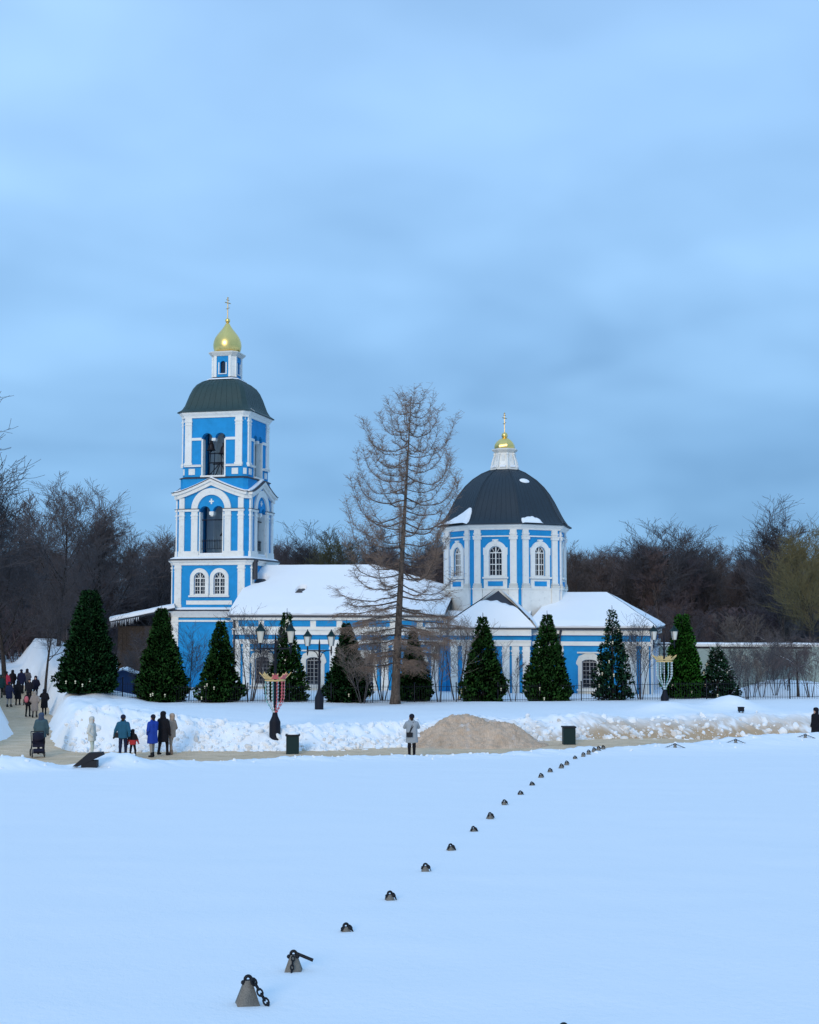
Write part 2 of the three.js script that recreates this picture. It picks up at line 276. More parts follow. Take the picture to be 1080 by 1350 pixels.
// A window: part window > pane (each), glazing_bars, surround, sill
function windowAt(mtx, { cx = 0, w, y0, ys, rise, border = 0.22, key = false, ears = false, rows = 2, sill = true, surroundMat = M.white }) {
  rise = rise ?? w;
  const g = new THREE.Group(); g.name = 'window'; g.applyMatrix4(mtx.clone().multiply(new THREE.Matrix4().makeTranslation(cx, 0, 0))); church.add(g);
  // surround with the opening cut out
  const so = ears ? shapeOf([[-w - border, y0 - 0.06], [w + border, y0 - 0.06], [w + border, ys - 0.25], [w + border + 0.14, ys - 0.1], [w + border + 0.1, ys + rise * 0.4], [w + border - 0.05, ys + rise + 0.22], [w * 0.5, ys + rise + 0.42], [-w * 0.5, ys + rise + 0.42], [-w - border + 0.05, ys + rise + 0.22], [-w - border - 0.1, ys + rise * 0.4], [-w - border - 0.14, ys - 0.1], [-w - border, ys - 0.25]]) : archShape(0, w + border, y0 - 0.06, ys, rise + border);
  so.holes.push(archHole(0, w, y0, ys, rise));
  const sg = [plan(so, 0.1, -0.01)];
  if (key) sg.push(box(0.2, 0.34, 0.16, 0, ys + rise + border * 0.7, 0.05), box(w * 0.9, 0.1, 0.14, 0, ys + rise + border + 0.06, 0.04), box(0.12, 0.5, 0.12, w + border - 0.02, ys + 0.1, 0.04), box(0.12, 0.5, 0.12, -w - border + 0.02, ys + 0.1, 0.04));
  if (ears) sg.push(box(2 * w + 2 * border + 0.1, 0.1, 0.2, 0, ys + rise + 0.46, 0.06));
  mesh('surround', sg, surroundMat, g);
  if (sill) mesh('sill', [box(2 * w + 2 * border + 0.16, 0.12, 0.26, 0, y0 - 0.13, 0.07)], M.white, g);
  // panes: two leaves, rows, and the arched head
  const zg = -0.16, h = (ys - y0) / rows;
  for (const sx of [-1, 1]) {
    for (let r = 0; r < rows; r++) mesh('pane', [box(w - 0.06, h - 0.05, 0.02, sx * w / 2, y0 + h * (r + 0.5), zg)], M.glass, g);
    const q = new THREE.Shape(); q.moveTo(0.03 * sx, ys + 0.03); q.lineTo(w * 0.97 * sx, ys + 0.03);
    for (let i = 1; i <= 8; i++) { const a = i / 8 * Math.PI / 2; q.lineTo(Math.max(0.03, w * 0.97 * Math.cos(a)) * sx, ys + 0.03 + rise * 0.95 * Math.sin(a)); }
    mesh('pane', [plan(q, 0.02, zg - 0.01)], M.glass, g);
  }
  const bars = [box(ears ? 0.06 : 0.08, ys + rise - y0, 0.07, 0, (y0 + ys + rise) / 2, zg + 0.03), box(2 * w, 0.07, 0.06, 0, ys, zg + 0.032), box(2 * w, 0.06, 0.05, 0, y0 + 0.03, zg + 0.03)];
  for (let r = 1; r < rows; r++) bars.push(box(2 * w, ears ? 0.035 : 0.06, 0.06, 0, y0 + h * r, zg + 0.031));
  for (const sx of [-1, 1]) {
    bars.push(box(0.022, ys - y0, 0.04, sx * w / 2, (y0 + ys) / 2, zg + 0.025), box(0.05, ys - y0, 0.06, sx * (w - 0.025), (y0 + ys) / 2, zg + 0.029));
    for (let r = 0; r < rows; r++) bars.push(box(w, 0.022, 0.04, sx * w / 2, y0 + h * (r + 0.5), zg + 0.027));
    bars.push(box(0.035, rise * 0.9, 0.04, sx * w * 0.4, ys + rise * 0.42, zg + 0.026, 0, -sx * 0.5));
  }
  const rim = archShape(0, w, y0, ys, rise); rim.holes.push(archHole(0, w - 0.05, y0 + 0.04, ys, rise - 0.05)); bars.push(plan(rim, 0.05, zg));
  mesh('glazing_bars', bars, ears ? M.barGrey : M.white, g);
  return g;
}
// a pilaster with base and capital
const pilaster = (x, w, y0, y1, mtx, proud = 0.09) => put('pilaster', [box(w, y1 - y0, proud + 0.04, x, (y0 + y1) / 2, proud / 2 - 0.02), box(w + 0.09, 0.2, proud + 0.1, x, y0 + 0.1, proud / 2), box(w + 0.08, 0.12, proud + 0.1, x, y1 - 0.3, proud / 2 - 0.003), box(w + 0.05, 0.05, proud + 0.08, x, y1 - 0.55, proud / 2)], M.white, mtx);
// rings of a chamfered square / octagon, lofted
function loft(rings, crease = 0.6) { // rings: arrays of [x, y, z], same length, bottom to top
  const n = rings[0].length, pos = [];
  for (let r = 0; r < rings.length - 1; r++) for (let i = 0; i < n; i++) {
    const a = rings[r][i], b = rings[r][(i + 1) % n], c = rings[r + 1][(i + 1) % n], d = rings[r + 1][i];
    pos.push(...a, ...b, ...c, ...a, ...c, ...d);
  }
  const g = new THREE.BufferGeometry(); g.setAttribute('position', new THREE.Float32BufferAttribute(pos, 3)); g.computeVertexNormals();
  return toCreasedNormals(g, crease);
}
const cap = (ring, up = 1) => { const pos = [], n = ring.length; let cx = 0, cz = 0; for (const p of ring) { cx += p[0] / n; cz += p[2] / n; } for (let i = 0; i < n; i++) { const a = ring[i], b = ring[(i + 1) % n], c = [cx, a[1], cz]; pos.push(...(up > 0 ? [...a, ...b, ...c] : [...b, ...a, ...c])); } const g = new THREE.BufferGeometry(); g.setAttribute('position', new THREE.Float32BufferAttribute(pos, 3)); g.computeVertexNormals(); return g; };
const chamfered = (a, leg, y, cx = 0, cz = 0) => [[a - leg, a], [a, a - leg], [a, -a + leg], [a - leg, -a], [-a + leg, -a], [-a, -a + leg], [-a, a - leg], [-a + leg, a]].map(([x, z]) => [x + cx, y, z + cz]);
const octagon = (a, y, cx = 0, cz = 0) => chamfered(a, a * (1 - Math.tan(Math.PI / 8)), y, cx, cz);
const octRing = (y, a) => octagon(a, y);
const slab = (ringFn, specs) => { const rs = specs.map((s) => ringFn(...s)); return [loft(rs, 0.3), cap(rs[0], -1), cap(rs[rs.length - 1])]; };

const TX = -21.65; // bell tower axis
const tf = (a, k) => faceAt(TX, 0, a, k * Math.PI / 2);
function chamferStrips(a, leg, y0, y1, mat, name = 'wall') {
  for (let k = 0; k < 4; k++) put(name, [box(leg * Math.SQRT2, y1 - y0, 0.3, 0, (y0 + y1) / 2, 0)], mat, faceAt(TX, 0, (2 * a - leg) / Math.SQRT2 - 0.15, k * Math.PI / 2 + Math.PI / 4));
}
const ringT = (a, leg) => (y, grow = 0) => chamfered(a + grow, leg + grow * 0.4, y, TX, 0);
{ // ground storey and first tier of the tower
  const a0 = 3.25, a1 = 3.1, leg = 0.32, h1 = a1 - leg;
  for (let k = 0; k < 4; k++) {
    const m = tf(a0, k);
    put('wall', [box(2 * (a0 - leg), 7.1, 0.4, 0, 1.85, -0.2)], M.blue, m);
    put('plinth', [box(2 * (a0 - leg) + 0.1, 1.5, 0.2, 0, -0.45, 0.02)], M.stone, m);
    for (const s of [-1, 1]) pilaster(s * (a0 - leg - 0.3), 0.55, -0.3, 5.45, m);
    put('string_course', [box(2 * (a0 - leg) - 1.2, 0.14, 0.16, 0, 5.2, 0.04)], M.white, m);
  }
  chamferStrips(a0, leg, -0.9, 5.4, M.blue);
  put('cornice', slab(ringT(a0, leg), [[5.45, 0.02], [5.62, 0.1], [5.86, 0.28], [5.92, 0.3]]), M.white);
  put('cornice_flashing', slab(ringT(a0, leg), [[5.925, 0.34], [5.97, 0.34], [6.16, 0.0]]), M.flashing);
  put('cornice_snow', slab(ringT(a0, leg), [[6.0, 0.24], [6.09, 0.2], [6.2, -0.06]]), M.snow);
  for (let k = 0; k < 4; k++) {
    const m = tf(a1, k);
    const win = k === 1 ? [] : [-0.78, 0.78];
    put('wall', [wallWith(-h1, 5.6, h1, 9.5, win.map((c) => archHole(c, 0.44, 7.15, 8.35)), 0.45, 0)], M.blue, m);
    for (const c of win) windowAt(m, { cx: c, w: 0.44, y0: 7.15, ys: 8.35, border: 0.3, rows: 2 });
    put('string_course', [box(3.6, 0.3, 0.1, 0, 6.55, 0.03)], M.white, m);
    for (const s of [-1, 1]) pilaster(s * (h1 - 0.28), 0.54, 6.2, 9.42, m);
  }
  chamferStrips(a1, leg, 5.6, 9.5, M.blue);
  put('cornice', slab(ringT(a1, leg), [[9.32, 0.1], [9.5, 0.14], [9.6, 0.26], [9.68, 0.27]]), M.white);
  put('cornice_flashing', slab(ringT(a1, leg), [[9.685, 0.33], [9.74, 0.33], [9.93, -0.1]]), M.flashing);
  put('cornice_snow', slab(ringT(a1, leg), [[9.76, 0.2], [9.85, 0.15], [9.98, -0.15]]), M.snow);
}
function belfryHole(W, r, y0, ys, drop) { const p = new THREE.Path(), g = W - 2 * r; p.moveTo(-W, y0); p.lineTo(W, y0); p.lineTo(W, ys); p.absarc(W - r, ys, r, 0, Math.PI, false); p.lineTo(g, ys - drop); p.lineTo(-g, ys - drop); p.lineTo(-g, ys); p.absarc(-W + r, ys, r, 0, Math.PI, false); p.lineTo(-W, y0); return p; }
{ // second tier: big arches under ogee gables
  const a = 2.86, leg = 0.3, h = a - leg, y0 = 9.8;
  const gable = (x, lift = 0) => 14.28 + lift + 1.02 * Math.pow(1 - Math.min(1, Math.abs(x) / (h + 0.15)), 1.22);
  const curve = (lift, w) => { const o = []; for (let i = -14; i <= 14; i++) { const x = i / 14 * w; o.push([x, gable(x, lift)]); } return o; };
  for (let k = 0; k < 4; k++) {
    const m = tf(a, k);
    const s = shapeOf([[-h, y0], [h, y0], ...curve(0.02, h).reverse()]);
    s.holes.push(belfryHole(0.95, 0.42, 10.12, 13.32, 0.2));
    put('wall', [plan(s, 0.5, -0.5)], M.blue, m);
    put('gable_cornice', [plan(shapeOf([...curve(0, h + 0.12), ...curve(0.3, h + 0.12).reverse()]), 0.75, -0.55), plan(shapeOf([...curve(0.28, h + 0.3), ...curve(0.47, h + 0.3).reverse()]), 0.95, -0.6)], M.white, m);
    put('gable_flashing', [plan(shapeOf([...curve(0.475, h + 0.36), ...curve(0.52, h + 0.36).reverse()]), 1.15, -0.75)], M.flashing, m);
    put('gable_snow', [plan(shapeOf([...curve(0.525, h + 0.3), ...curve(0.60, h + 0.3).reverse()]), 0.85, -0.72, 0.02)], M.snow, m);
    const ring = new THREE.Shape(); ring.absarc(0, 13.5, 1.57, 0, Math.PI, false); ring.absarc(0, 13.5, 1.08, Math.PI, 0, true);
    put('arch_band', [plan(ring, 0.16, -0.02)], M.white, m);
    for (const q of [-1, 1]) put('impost', [box(h - 0.9, 0.16, 0.2, q * (h / 2 + 0.5), 13.42, 0.08)], M.white, m);
    for (const q of [-1, 1]) put('impost_flashing', [box(h - 0.86, 0.04, 0.26, q * (h / 2 + 0.5), 13.525, 0.09)], M.flashing, m);
    for (const q of [-1, 1]) {
      pilaster(q * 1.32, 0.5, 9.95, 13.34, m, 0.12); pilaster(q * (h - 0.22), 0.42, 9.95, 13.34, m, 0.12);
      put('pilaster', [box(0.42, 0.8, 0.13, q * (h - 0.22), 13.95, 0.05)], M.white, m);
      put('plinth', [box(1.62, 0.5, 0.2, q * 1.78, 10.12, 0.06)], M.white, m);
    }
    put('pendant', [box(0.34, 0.26, 0.56, 0, 13.2, -0.24), box(0.2, 0.1, 0.4, 0, 13.03, -0.24)], M.white, m);
    put('wall_cross', [box(0.36, 0.1, 0.06, 0, 14.08, 0.03), box(0.1, 0.4, 0.062, 0, 14.08, 0.03)], M.white, m);
    if (k !== 2) { // railing and tie bar in the opening
      const r = [box(1.9, 0.05, 0.04, 0, 11.15, -0.3), box(1.9, 0.04, 0.04, 0, 10.55, -0.3)];
      for (let i = -7; i <= 7; i++) r.push(box(0.025, 0.75, 0.025, i * 0.13, 10.9, -0.3));
      put('railing', r, M.iron, m);
      put('tie_bar', [box(1.9, 0.07, 0.07, 0, 12.72, -0.3)], M.iron, m);
      put('sill_snow', [box(1.86, 0.1, 0.5, 0, 10.16, -0.2)], M.snow, m);
      for (const q of [-1, 1]) put('jamb', [box(0.09, 3.15, 0.56, q * 0.925, 11.72, -0.24)], M.white, m);
      put('sill', [box(1.96, 0.2, 0.16, 0, 10.0, 0.03)], M.white, m);
    }
  }
  chamferStrips(a, leg, y0, 14.3, M.blue);
  for (let k = 0; k < 4; k++) put('cornice', [box(leg * 1.5 + 0.2, 0.46, 0.5, 0, 14.5, 0)], M.white, faceAt(TX, 0, (2 * a - leg) / Math.SQRT2 - 0.05, k * Math.PI / 2 + Math.PI / 4));
  put('belfry_floor', [box(5.2, 0.3, 5.2, TX, 10.1, 0)], M.inner);
  put('belfry_ceiling', [box(5.4, 0.3, 5.4, TX, 14.55, 0)], M.inner);
  for (const q of [-1, 1]) put('belfry_lining', [box(1.1, 4.2, 0.1, TX + q * 1.55, 12.3, -2.28)], M.inner);
  for (let k = 0; k < 4; k++) put('belfry_pier', [box(0.55, 4.0, 0.55, TX + (k & 1 ? 1 : -1) * 1.95, 12.3, (k & 2 ? 1 : -1) * 1.95)], M.inner);
}
{ // third tier
  const a = 2.58, leg = 0.3, h = a - leg;
  put('parapet', slab((y, g) => chamfered(a + g, leg, y, TX, 0), [[14.3, 0.12], [15.82, 0.12]]), M.blue);
  put('parapet_flashing', slab((y, g) => chamfered(a + g, leg, y, TX, 0), [[15.83, 0.2], [15.88, 0.2], [15.98, 0]]), M.flashing);
  for (let k = 0; k < 4; k++) {
    const m = tf(a, k);
    const s = rect(-h, 15.8, h, 20.5); s.holes.push(belfryHole(0.95, 0.42, 16.05, 18.85, 0.15));
    put('wall', [plan(s, 0.45, -0.45)], M.blue, m);
    for (const q of [-1, 1]) {
      pilaster(q * (h - 0.27), 0.54, 16.82, 20.45, m, 0.1);
      put('panel', [box(0.5, 0.46, 0.08, q * 1.72, 16.36, 0.01)], M.white, m);
      put('string_course', [box(h - 1.52 + 0.03, 0.2, 0.1, q * (h + 0.42) / 2, 18.82, 0.03)], M.white, m);
      put('dado_cornice', [box(h - 0.92, 0.12, 0.22, q * (h + 0.95) / 2, 16.78, 0.06), box(h - 0.92, 0.035, 0.28, q * (h + 0.95) / 2, 16.86, 0.07)], M.white, m);
      put('jamb', [box(0.12, 2.75, 0.5, q * 0.91, 17.45, -0.215)], M.white, m);
    }
    put('pendant', [box(0.3, 0.2, 0.5, 0, 18.78, -0.21)], M.white, m);
    if (k !== 2) put('sill', [box(2.0, 0.12, 0.4, 0, 16.0, -0.05)], M.white, m);
  }
  chamferStrips(a, leg, 15.8, 20.5, M.blue);
  for (let k = 0; k < 4; k++) put('panel', [box(0.28, 0.46, 0.1, 0, 16.36, 0)], M.white, faceAt(TX, 0, (2 * a - leg) / Math.SQRT2 - 0.03, k * Math.PI / 2 + Math.PI / 4));
  put('belfry_floor', [box(4.6, 0.25, 4.6, TX, 15.88, 0)], M.inner);
  put('belfry_ceiling', [box(4.9, 0.25, 4.9, TX, 20.35, 0)], M.inner);
  for (const q of [-1, 1]) put('belfry_lining', [box(0.95, 4.2, 0.1, TX + q * 1.5, 18.1, -2.05)], M.inner);
  for (let k = 0; k < 4; k++) put('belfry_pier', [box(0.5, 4.2, 0.5, TX + (k & 1 ? 1 : -1) * 1.75, 18.1, (k & 2 ? 1 : -1) * 1.75)], M.inner);
  put('cornice', slab(ringT(a, leg), [[20.42, 0.1], [20.55, 0.13], [20.72, 0.26], [20.84, 0.3]]), M.white);
  const prof = [[2.98, 20.85], [2.98, 20.9], [2.7, 21.12], [2.52, 21.45], [2.38, 21.9], [2.24, 22.35], [2.06, 22.8], [1.84, 23.15], [1.52, 23.42], [1.1, 23.62], [0.96, 23.66]];
  const rs = prof.map(([r, y]) => chamfered(r, r * 0.13, y, TX, 0));
  put('tower_roof', [loft(rs, 0.5), cap(rs[0], -1)], M.towerRoof);
  // standing seams of the sheet roof
  for (let k = 0; k < 4; k++) for (let i = -4; i <= 4; i++) {
    const seam = []; for (let j = 2; j < prof.length - 1; j++) { const [r, y] = prof[j], [r2, y2] = prof[j + 1], f = i / 4.6 * 0.87; seam.push(bar(V3(r * f, y, r), V3(r2 * f, y2, r2), 0.016, 4)); }
    put('roof_seam', seam, M.towerRoof, faceAt(TX, 0, 0, k * Math.PI / 2));
  }
  put('roof_snow', [box(0.5, 0.07, 0.2, 2.2, 21.1, 2.2 - 2.05, 0, -0.7), box(0.34, 0.06, 0.3, 2.3, 20.99, 1.0, 0, -0.65), box(0.4, 0.08, 0.24, 2.42, 20.98, 1.9, 0.5, -0.6)].map((g) => g.translate(TX + 0.36, 0, 0)), M.snow);
  // lantern and onion
  put('lantern_base', slab((y, r) => chamfered(r, r * 0.28, y, TX, 0), [[23.6, 1.16], [23.74, 1.12], [23.8, 1.0]]), M.flashing);
  put('lantern_snow', slab((y, r) => chamfered(r, r * 0.28, y, TX, 0), [[23.58, 1.3], [23.66, 1.26], [23.72, 1.05]]), M.snow);
  for (let k = 0; k < 4; k++) {
    const m = tf(0.92, k);
    put('lantern_wall', [wallWith(-0.64, 23.7, 0.64, 25.45, [archHole(0, 0.2, 24.1, 24.85)], 0.25, 0)], M.blue, m);
    put('lantern_frame', [box(0.08, 0.85, 0.08, -0.3, 24.5, 0.02), box(0.08, 0.85, 0.08, 0.3, 24.5, 0.02), box(0.7, 0.06, 0.12, 0, 24.04, 0.03)], M.white, m);
    put('lantern_pane', [box(0.44, 1.1, 0.03, 0, 24.5, -0.2)], M.glass, m);
    for (const q of [-1, 1]) put('lantern_pilaster', [box(0.2, 1.7, 0.1, q * 0.58, 24.6, 0.03)], M.white, m);
    put('lantern_wall', [box(0.4, 1.74, 0.1, 0, 24.58, 0)], M.white, faceAt(TX, 0, 1.08, k * Math.PI / 2 + Math.PI / 4));
  }
  put('lantern_cornice', slab((y, r) => chamfered(r, r * 0.28, y, TX, 0), [[25.42, 0.98], [25.55, 1.1], [25.68, 1.2], [25.74, 1.2], [25.8, 1.0]]), M.stone);
  put('onion_dome', [lathe([[0.9, 25.78], [0.99, 25.9], [1.06, 26.12], [1.09, 26.38], [1.05, 26.68], [0.95, 26.96], [0.80, 27.2], [0.60, 27.46], [0.42, 27.68], [0.27, 27.9], [0.17, 28.08], [0.09, 28.2], [0.0, 28.24]], 32).translate(TX, 0, 0)], M.gold);
  put('finial_ball', [ball(0.19, TX, 28.36, 0, 18)], M.gold);
}
function churchCross(x, y0, y1, s) { // three-bar cross, bars running along the church axis
  const h = y1 - y0;
  put('cross', [box(0.055 * s, h, 0.05 * s, x, (y0 + y1) / 2, 0), box(0.5 * s, 0.055 * s, 0.052 * s, x, y1 - h * 0.24, 0, 1.15), box(0.26 * s, 0.045 * s, 0.048 * s, x, y1 - h * 0.1, 0, 1.15), box(0.34 * s, 0.045 * s, 0.05 * s, x, y1 - h * 0.5, 0, 1.15, 0.4), ball(0.06 * s, x, y1, 0, 8)], M.goldDull);
}
churchCross(TX, 28.5, 30.15, 1.15);

// --- the octagon and its dome
const OA = 4.14, SIDE = OA * Math.tan(Math.PI / 8);
for (let k = 0; k < 8; k++) {
  const m = faceAt(0, 0, OA, k * Math.PI / 4), back = k >= 3 && k <= 5;
  put('wall', [wallWith(-SIDE, 5.2, SIDE, 11.7, back ? [] : [archHole(0, 0.46, 8.36, 9.98)], 0.4, 0)], M.blue, m);
  for (const s of [-1, 1]) {
    pilaster(s * 1.27, 0.46, 7.5, 11.6, m, 0.12);
    put('pilaster_capital', [box(0.6, 0.2, 0.24, s * 1.27, 11.0, 0.08), box(0.66, 0.07, 0.28, s * 1.27, 11.12, 0.09)], M.white, m);
    put('pilaster_base', [box(0.62, 0.16, 0.26, s * 1.27, 7.62, 0.08), box(0.56, 0.12, 0.2, s * 1.27, 7.78, 0.07)], M.stone, m);
    put('pedestal', [box(0.66, 2.1, 0.22, s * 1.27, 6.41, 0.04), box(0.74, 0.1, 0.32, s * 1.27, 7.47, 0.05)], M.white, m);
  }
  put('pedestal_wall', [box(1.84, 2.1, 0.12, 0, 6.41, 0.02), box(1.86, 0.09, 0.2, 0, 7.46, 0.04)], M.white, m);
  put('string_course', [box(2.0, 0.09, 0.12, 0, 11.13, 0.03)], M.white, m);
  if (!back) {
    windowAt(m, { w: 0.46, y0: 8.36, ys: 9.98, border: 0.36, key: true, rows: 2 });
    put('window_panel', [box(1.64, 0.62, 0.1, 0, 7.82, 0.03)], M.white, m);
    put('window_panel_inset', [box(1.06, 0.34, 0.03, 0, 7.82, 0.09)], M.blue, m);
  }
}
put('cornice', slab(octRing, [[11.58, OA + 0.1], [11.7, OA + 0.16], [11.82, OA + 0.3], [11.94, OA + 0.34]]), M.white);
const domeProf = [[4.62, 11.93], [4.62, 11.99], [4.36, 12.16], [4.12, 12.5], [3.9, 12.9], [3.68, 13.35], [3.42, 13.88], [3.12, 14.4], [2.72, 14.94], [2.2, 15.46], [1.6, 15.88], [1.0, 16.16], [0.9, 16.18]];
{
  const rs = domeProf.map(([r, y]) => octagon(r, y));
  put('dome', [loft(rs, 0.45), cap(rs[0], -1)], M.domeRoof);
  for (let k = 0; k < 8; k++) {
    const rib = []; for (let j = 1; j < domeProf.length - 1; j++) { const [r, y] = domeProf[j], [r2, y2] = domeProf[j + 1], c = 1 / Math.cos(Math.PI / 8); rib.push(bar(V3(0, y, r * c), V3(0, y2, r2 * c), 0.035, 5)); }
    put('dome_rib', rib, M.domeRoof, faceAt(0, 0, 0, k * Math.PI / 4 + Math.PI / 8));
    for (let i = -4; i <= 4; i++) {
      const seam = []; for (let j = 2; j < domeProf.length - 2; j++) { const [r, y] = domeProf[j], [r2, y2] = domeProf[j + 1], f = i / 4.5 * Math.tan(Math.PI / 8); seam.push(bar(V3(r * f, y, r), V3(r2 * f, y2, r2), 0.013, 4)); }
      put('dome_seam', seam, M.domeRoof, faceAt(0, 0, 0, k * Math.PI / 4));
    }
  }
  const domeR = (y) => interp(domeProf.slice(1).map(([r, yy]) => [yy, r]), y);
  const patch = (turn, x0, x1, y0, y1, thick) => { // x as a fraction of the face's half width
    const pos = [], idx = [], n = 26;
    for (let j = 0; j <= n; j++) for (let i = 0; i <= n; i++) {
      const y = mix(y0, y1, j / n), r = domeR(y), fx = mix(x0, x1, i / n), t = thick(i / n, j / n);
      pos.push(r * Math.tan(Math.PI / 8) * fx, y + t * 0.5, r + t);
    }
    for (let j = 0; j < n; j++) for (let i = 0; i < n; i++) { const a = j * (n + 1) + i; idx.push(a, a + 1, a + n + 2, a, a + n + 2, a + n + 1); }
    const g = new THREE.BufferGeometry(); g.setAttribute('position', new THREE.Float32BufferAttribute(pos, 3)); g.setIndex(idx); g.computeVertexNormals();
    put('dome_snow', [g], M.snow, faceAt(0, 0, 0, turn));
  };
  patch(-Math.PI / 4, -1, 1, 12.0, 13.4, (u, v) => { const e = u > 0.78 ? Math.sqrt(Math.max(0, 1 - ((u - 0.78) / 0.2) ** 2)) : 1, top = (0.14 + 0.98 * u ** 1.25 + 0.07 * fbm(u * 5, 3, 1)) * e; return 0.22 * Math.sqrt(clamp((top - v) * 3, 0, 1)) * smooth(1.0, 0.9, u) - 0.04; });
  patch(Math.PI / 4, -1, 0.1, 12.0, 12.6, (u, v) => { const top = 0.55 + 0.35 * Math.sin(u * 3.1) + 0.25 * fbm(u * 6, 1, 4); return 0.14 * Math.sqrt(clamp((top - v) * 3, 0, 1)) * smooth(0, 0.12, u) * smooth(1, 0.8, u) - 0.05; });
  patch(Math.PI / 4, -0.5, 0.4, 15.0, 15.4, (u, v) => 0.12 * Math.sqrt(clamp(1 - ((u - 0.5) * 2.1) ** 2 - ((v - 0.5) * 2.3) ** 2)) - 0.03);
  patch(Math.PI / 2, -1, -0.2, 12.0, 12.4, (u, v) => 0.13 * Math.sqrt(clamp((0.6 + 0.3 * fbm(u * 4, 7, 1) - v) * 2)) * smooth(1, 0.7, u) - 0.04);
  // drum, gold cap, ball
  put('cupola_base', slab(octRing, [[16.1, 1.02], [16.28, 1.0], [16.32, 0.9]]), M.stone);
  put('cupola', slab(octRing, [[16.3, 0.84], [16.6, 0.74], [17.1, 0.66], [17.5, 0.64]]), M.white);
  for (let k = 0; k < 8; k++) {
    put('cupola_scroll', [bar(V3(0, 16.3, 1.0), V3(0, 16.75, 0.92), 0.07, 6), bar(V3(0, 16.75, 0.92), V3(0, 17.3, 0.74), 0.06, 6), ball(0.1, 0, 17.32, 0.76, 8)], M.white, faceAt(0, 0, 0, k * Math.PI / 4 + Math.PI / 8));
    put('cupola_niche', [plan(archShape(0, 0.13, 16.65, 17.15), 0.05, 0)], M.inner, faceAt(0, 0, 0.66, k * Math.PI / 4));
    put('cupola_snow', [box(0.44, 0.16, 0.2, 0, 16.4, 0)], M.snow, faceAt(0, 0, 0.92, k * Math.PI / 4));
  }
  put('cupola_cornice', slab(octRing, [[17.42, 0.68], [17.52, 0.8], [17.62, 0.9], [17.68, 0.9], [17.74, 0.7]]), M.stone);
  const caps = [[0.68, 17.72], [0.72, 17.85], [0.68, 18.05], [0.56, 18.25], [0.38, 18.42], [0.2, 18.54], [0.1, 18.6]].map(([r, y]) => octagon(r, y));
  put('gold_cap', [loft(caps, 0.5)], M.gold);
  put('finial_ball', [ball(0.23, 0, 18.74, 0, 18)], M.gold);
}
churchCross(0, 18.92, 20.36, 1.1);

// --- roofs: a metal sheet with a blanket of snow over it
function snowPatch(p00, p10, p11, p01, n, m, thick) { // corners counter-clockwise seen from above, eaves first
  const up = p10.clone().sub(p00).cross(p01.clone().sub(p00)); if (up.lengthSq() < 1e-6) up.copy(p11.clone().sub(p10).cross(p01.clone().sub(p10))); up.normalize(); if (up.y < 0) up.negate();
  const pos = [], idx = [], at = (s, t) => p00.clone().lerp(p10, s).lerp(p01.clone().lerp(p11, s), t);
  for (let j = 0; j <= m; j++) for (let i = 0; i <= n; i++) { const s = i / n, t = j / m, q = at(s, t), k = thick(s, t, q); q.addScaledVector(up, k); pos.push(q.x, q.y, q.z); }
  for (let j = 0; j < m; j++) for (let i = 0; i < n; i++) { const a = j * (n + 1) + i; idx.push(a, a + 1, a + n + 2, a, a + n + 2, a + n + 1); }
  // front skirt at the eaves
  const base = pos.length / 3; for (let i = 0; i <= n; i++) { const q = at(i / n, 0); pos.push(q.x, q.y + 0.005, q.z); }
  for (let i = 0; i < n; i++) idx.push(base + i, base + i + 1, i + 1, base + i, i + 1, i);
  const g = new THREE.BufferGeometry(); g.setAttribute('position', new THREE.Float32BufferAttribute(pos, 3)); g.setIndex(idx); g.computeVertexNormals();
  return toCreasedNormals(g, 0.9);
}
const quad = (a, b, c, d, t = 0.07) => { const lo = (p) => [p.x, p.y - t, p.z], hi = (p) => [p.x, p.y, p.z], A = hi(a), B = hi(b), C = hi(c), D = hi(d), a2 = lo(a), b2 = lo(b), c2 = lo(c), d2 = lo(d); const pos = []; const q = (w, x, y, z) => pos.push(...w, ...x, ...y, ...w, ...y, ...z); q(A, B, C, D); q(d2, c2, b2, a2); q(a2, b2, B, A); q(b2, c2, C, B); q(c2, d2, D, C); q(d2, a2, A, D); const g = new THREE.BufferGeometry(); g.setAttribute('position', new THREE.Float32BufferAttribute(pos, 3)); g.computeVertexNormals(); return g; };
function roofPlane(a, b, c, d, { n = 60, m = 24, depth = 0.2, bare = () => 0 } = {}) { // a,b along the eaves, c,d along the ridge
  put('roof', [snowPatch(a, b, c, d, Math.ceil(n / 3), Math.ceil(m / 3), () => -0.03), quad(a, b, b.clone().lerp(c, 0.02), a.clone().lerp(d, 0.02))], M.flashing);
  put('roof_snow', [snowPatch(a, b, c, d, n, m, (s, t, q) => {
    const lip = 0.6 + 0.4 * Math.min(1, t * 8) + 0.3 * noise(q.x * 1.6, 2, q.z * 1.6) * Math.exp(-t * 14);
    return (depth * lip + 0.05 * fbm(q.x * 0.5, q.y * 0.5, q.z * 0.5, 3)) * (1 - bare(s, t, q)) - 0.1 * bare(s, t, q);
  })], M.snow);
}
const FR = 5.6; // half depth of the low buildings
